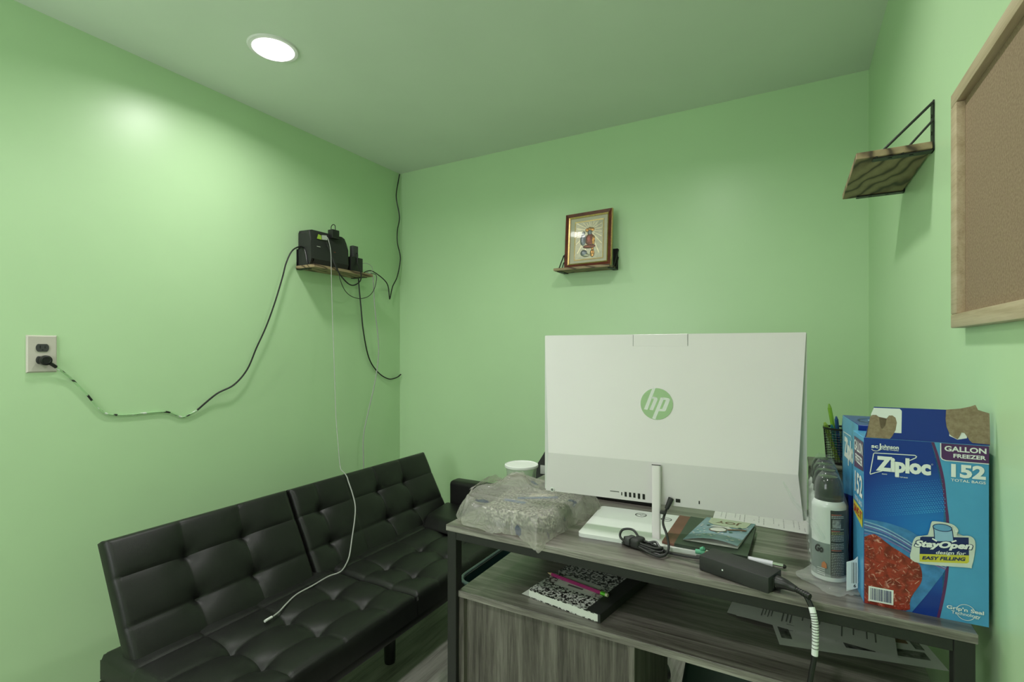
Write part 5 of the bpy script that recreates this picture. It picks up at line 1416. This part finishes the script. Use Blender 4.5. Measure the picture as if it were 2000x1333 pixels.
# ================================================================== BEHIND AND UNDER THE DESK
chair = thing('office_chair', 'black office chair behind the desk, mostly hidden by the computer', 'chair', (-0.56, 1.95, 0))
mb = MB()
cpoly = [(-0.915, 0.640), (-0.30, 0.640), (-0.37, 0.93), (-0.43, 0.975), (-0.72, 0.975), (-0.785, 0.93)]
mb.prism(smooth2([(-0.925, 0.63), (-0.61, 0.60), (-0.30, 0.63), (-0.335, 0.80), (-0.39, 0.94), (-0.45, 0.975), (-0.70, 0.975), (-0.795, 0.94), (-0.862, 0.80)], 5), (1, 0, 0), (0, 0, 1), (0, -1, 0), (0, 1.85, 0), -0.06, 0.0, M_BLACKM)
mb.build('backrest', chair)
MB().box((-0.893, 1.845, 0.685), (-0.868, 1.8495, 0.720), M_CABW, 0.001).build('tag', chair)
MB().box((-0.80, 1.86, 0.42), (-0.33, 2.27, 0.50), M_LEATHER, 0.03, 4).build('seat', chair)
MB().box((-0.63, 1.905, 0.44), (-0.53, 1.93, 0.66), M_BLACK, 0.005).build('back_support', chair)
MB().lathe([(0.03, 0.09), (0.03, 0.25), (0.022, 0.25), (0.022, 0.4195)], (-0.56, 2.07, 0), M_BLACK, 24).build('gas_post', chair)
for k_ in range(5):
    a = 2*PI*k_/5+0.3
    MB().tube([(-0.56, 2.07, 0.10), (-0.56+0.13*math.cos(a), 2.07+0.13*math.sin(a), 0.092), (-0.56+0.27*math.cos(a), 2.07+0.27*math.sin(a), 0.07)], 0.018, M_BLACK, 10, 3).build('base_arm', chair)
    MB().lathe([(0.024, -0.02), (0.026, -0.01), (0.026, 0.01), (0.024, 0.02)], (-0.56+0.27*math.cos(a), 2.07+0.27*math.sin(a), 0.0265), M_BLACK, 20, (-math.sin(a), math.cos(a), 0)).build('castor', chair)
wb = thing('waste_bin', 'dark translucent waste bin between the futon and the desk', 'bin', (-0.86, 1.56, 0))
mb = MB()
ob_ = rrect(-0.985, 1.40, -0.755, 1.74, 0.05, 6)
ib_ = rrect(-0.981, 1.404, -0.759, 1.736, 0.047, 6)
for q_, h0, h1 in ((ob_, 0.001, 0.404), (ib_, 0.404, 0.006)):
    for i in range(len(q_)):
        a, b = q_[i], q_[(i+1) % len(q_)]
        mb.poly([(*a, h0), (*b, h0), (*b, h1), (*a, h1)], M_TEAL)
mb.poly([(*p, 0.001) for p in ob_[::-1]], M_TEAL); mb.poly([(*p, 0.006) for p in ib_], M_TEAL)
mb.build('bin_body', wb)
mb = MB()
ring_ = rrect(-0.992, 1.393, -0.748, 1.747, 0.055, 6); mb.tube([(x_, y_, 0.408) for x_, y_ in ring_]+[(*ring_[0], 0.408)], 0.006, plain('bin_rim', (0.05, 0.08, 0.075), 0.3), 8, 1); mb.build('rim', wb)
tote = thing('storage_tote', 'dark teal storage tote on the floor under the desk', 'storage box', (0.0, 1.40, 0))
MB().hexa([(-0.30, 1.30, 0.001), (0.20, 1.30, 0.001), (0.20, 1.50, 0.001), (-0.30, 1.50, 0.001), (-0.215, 1.30, 0.50), (0.20, 1.30, 0.50), (0.20, 1.50, 0.50), (-0.215, 1.50, 0.50)], M_TEAL, 0.012, 3).build('tub', tote)
MB().box((-0.225, 1.29, 0.5005), (0.205, 1.51, 0.53), M_TEAL, 0.008).build('lid', tote)
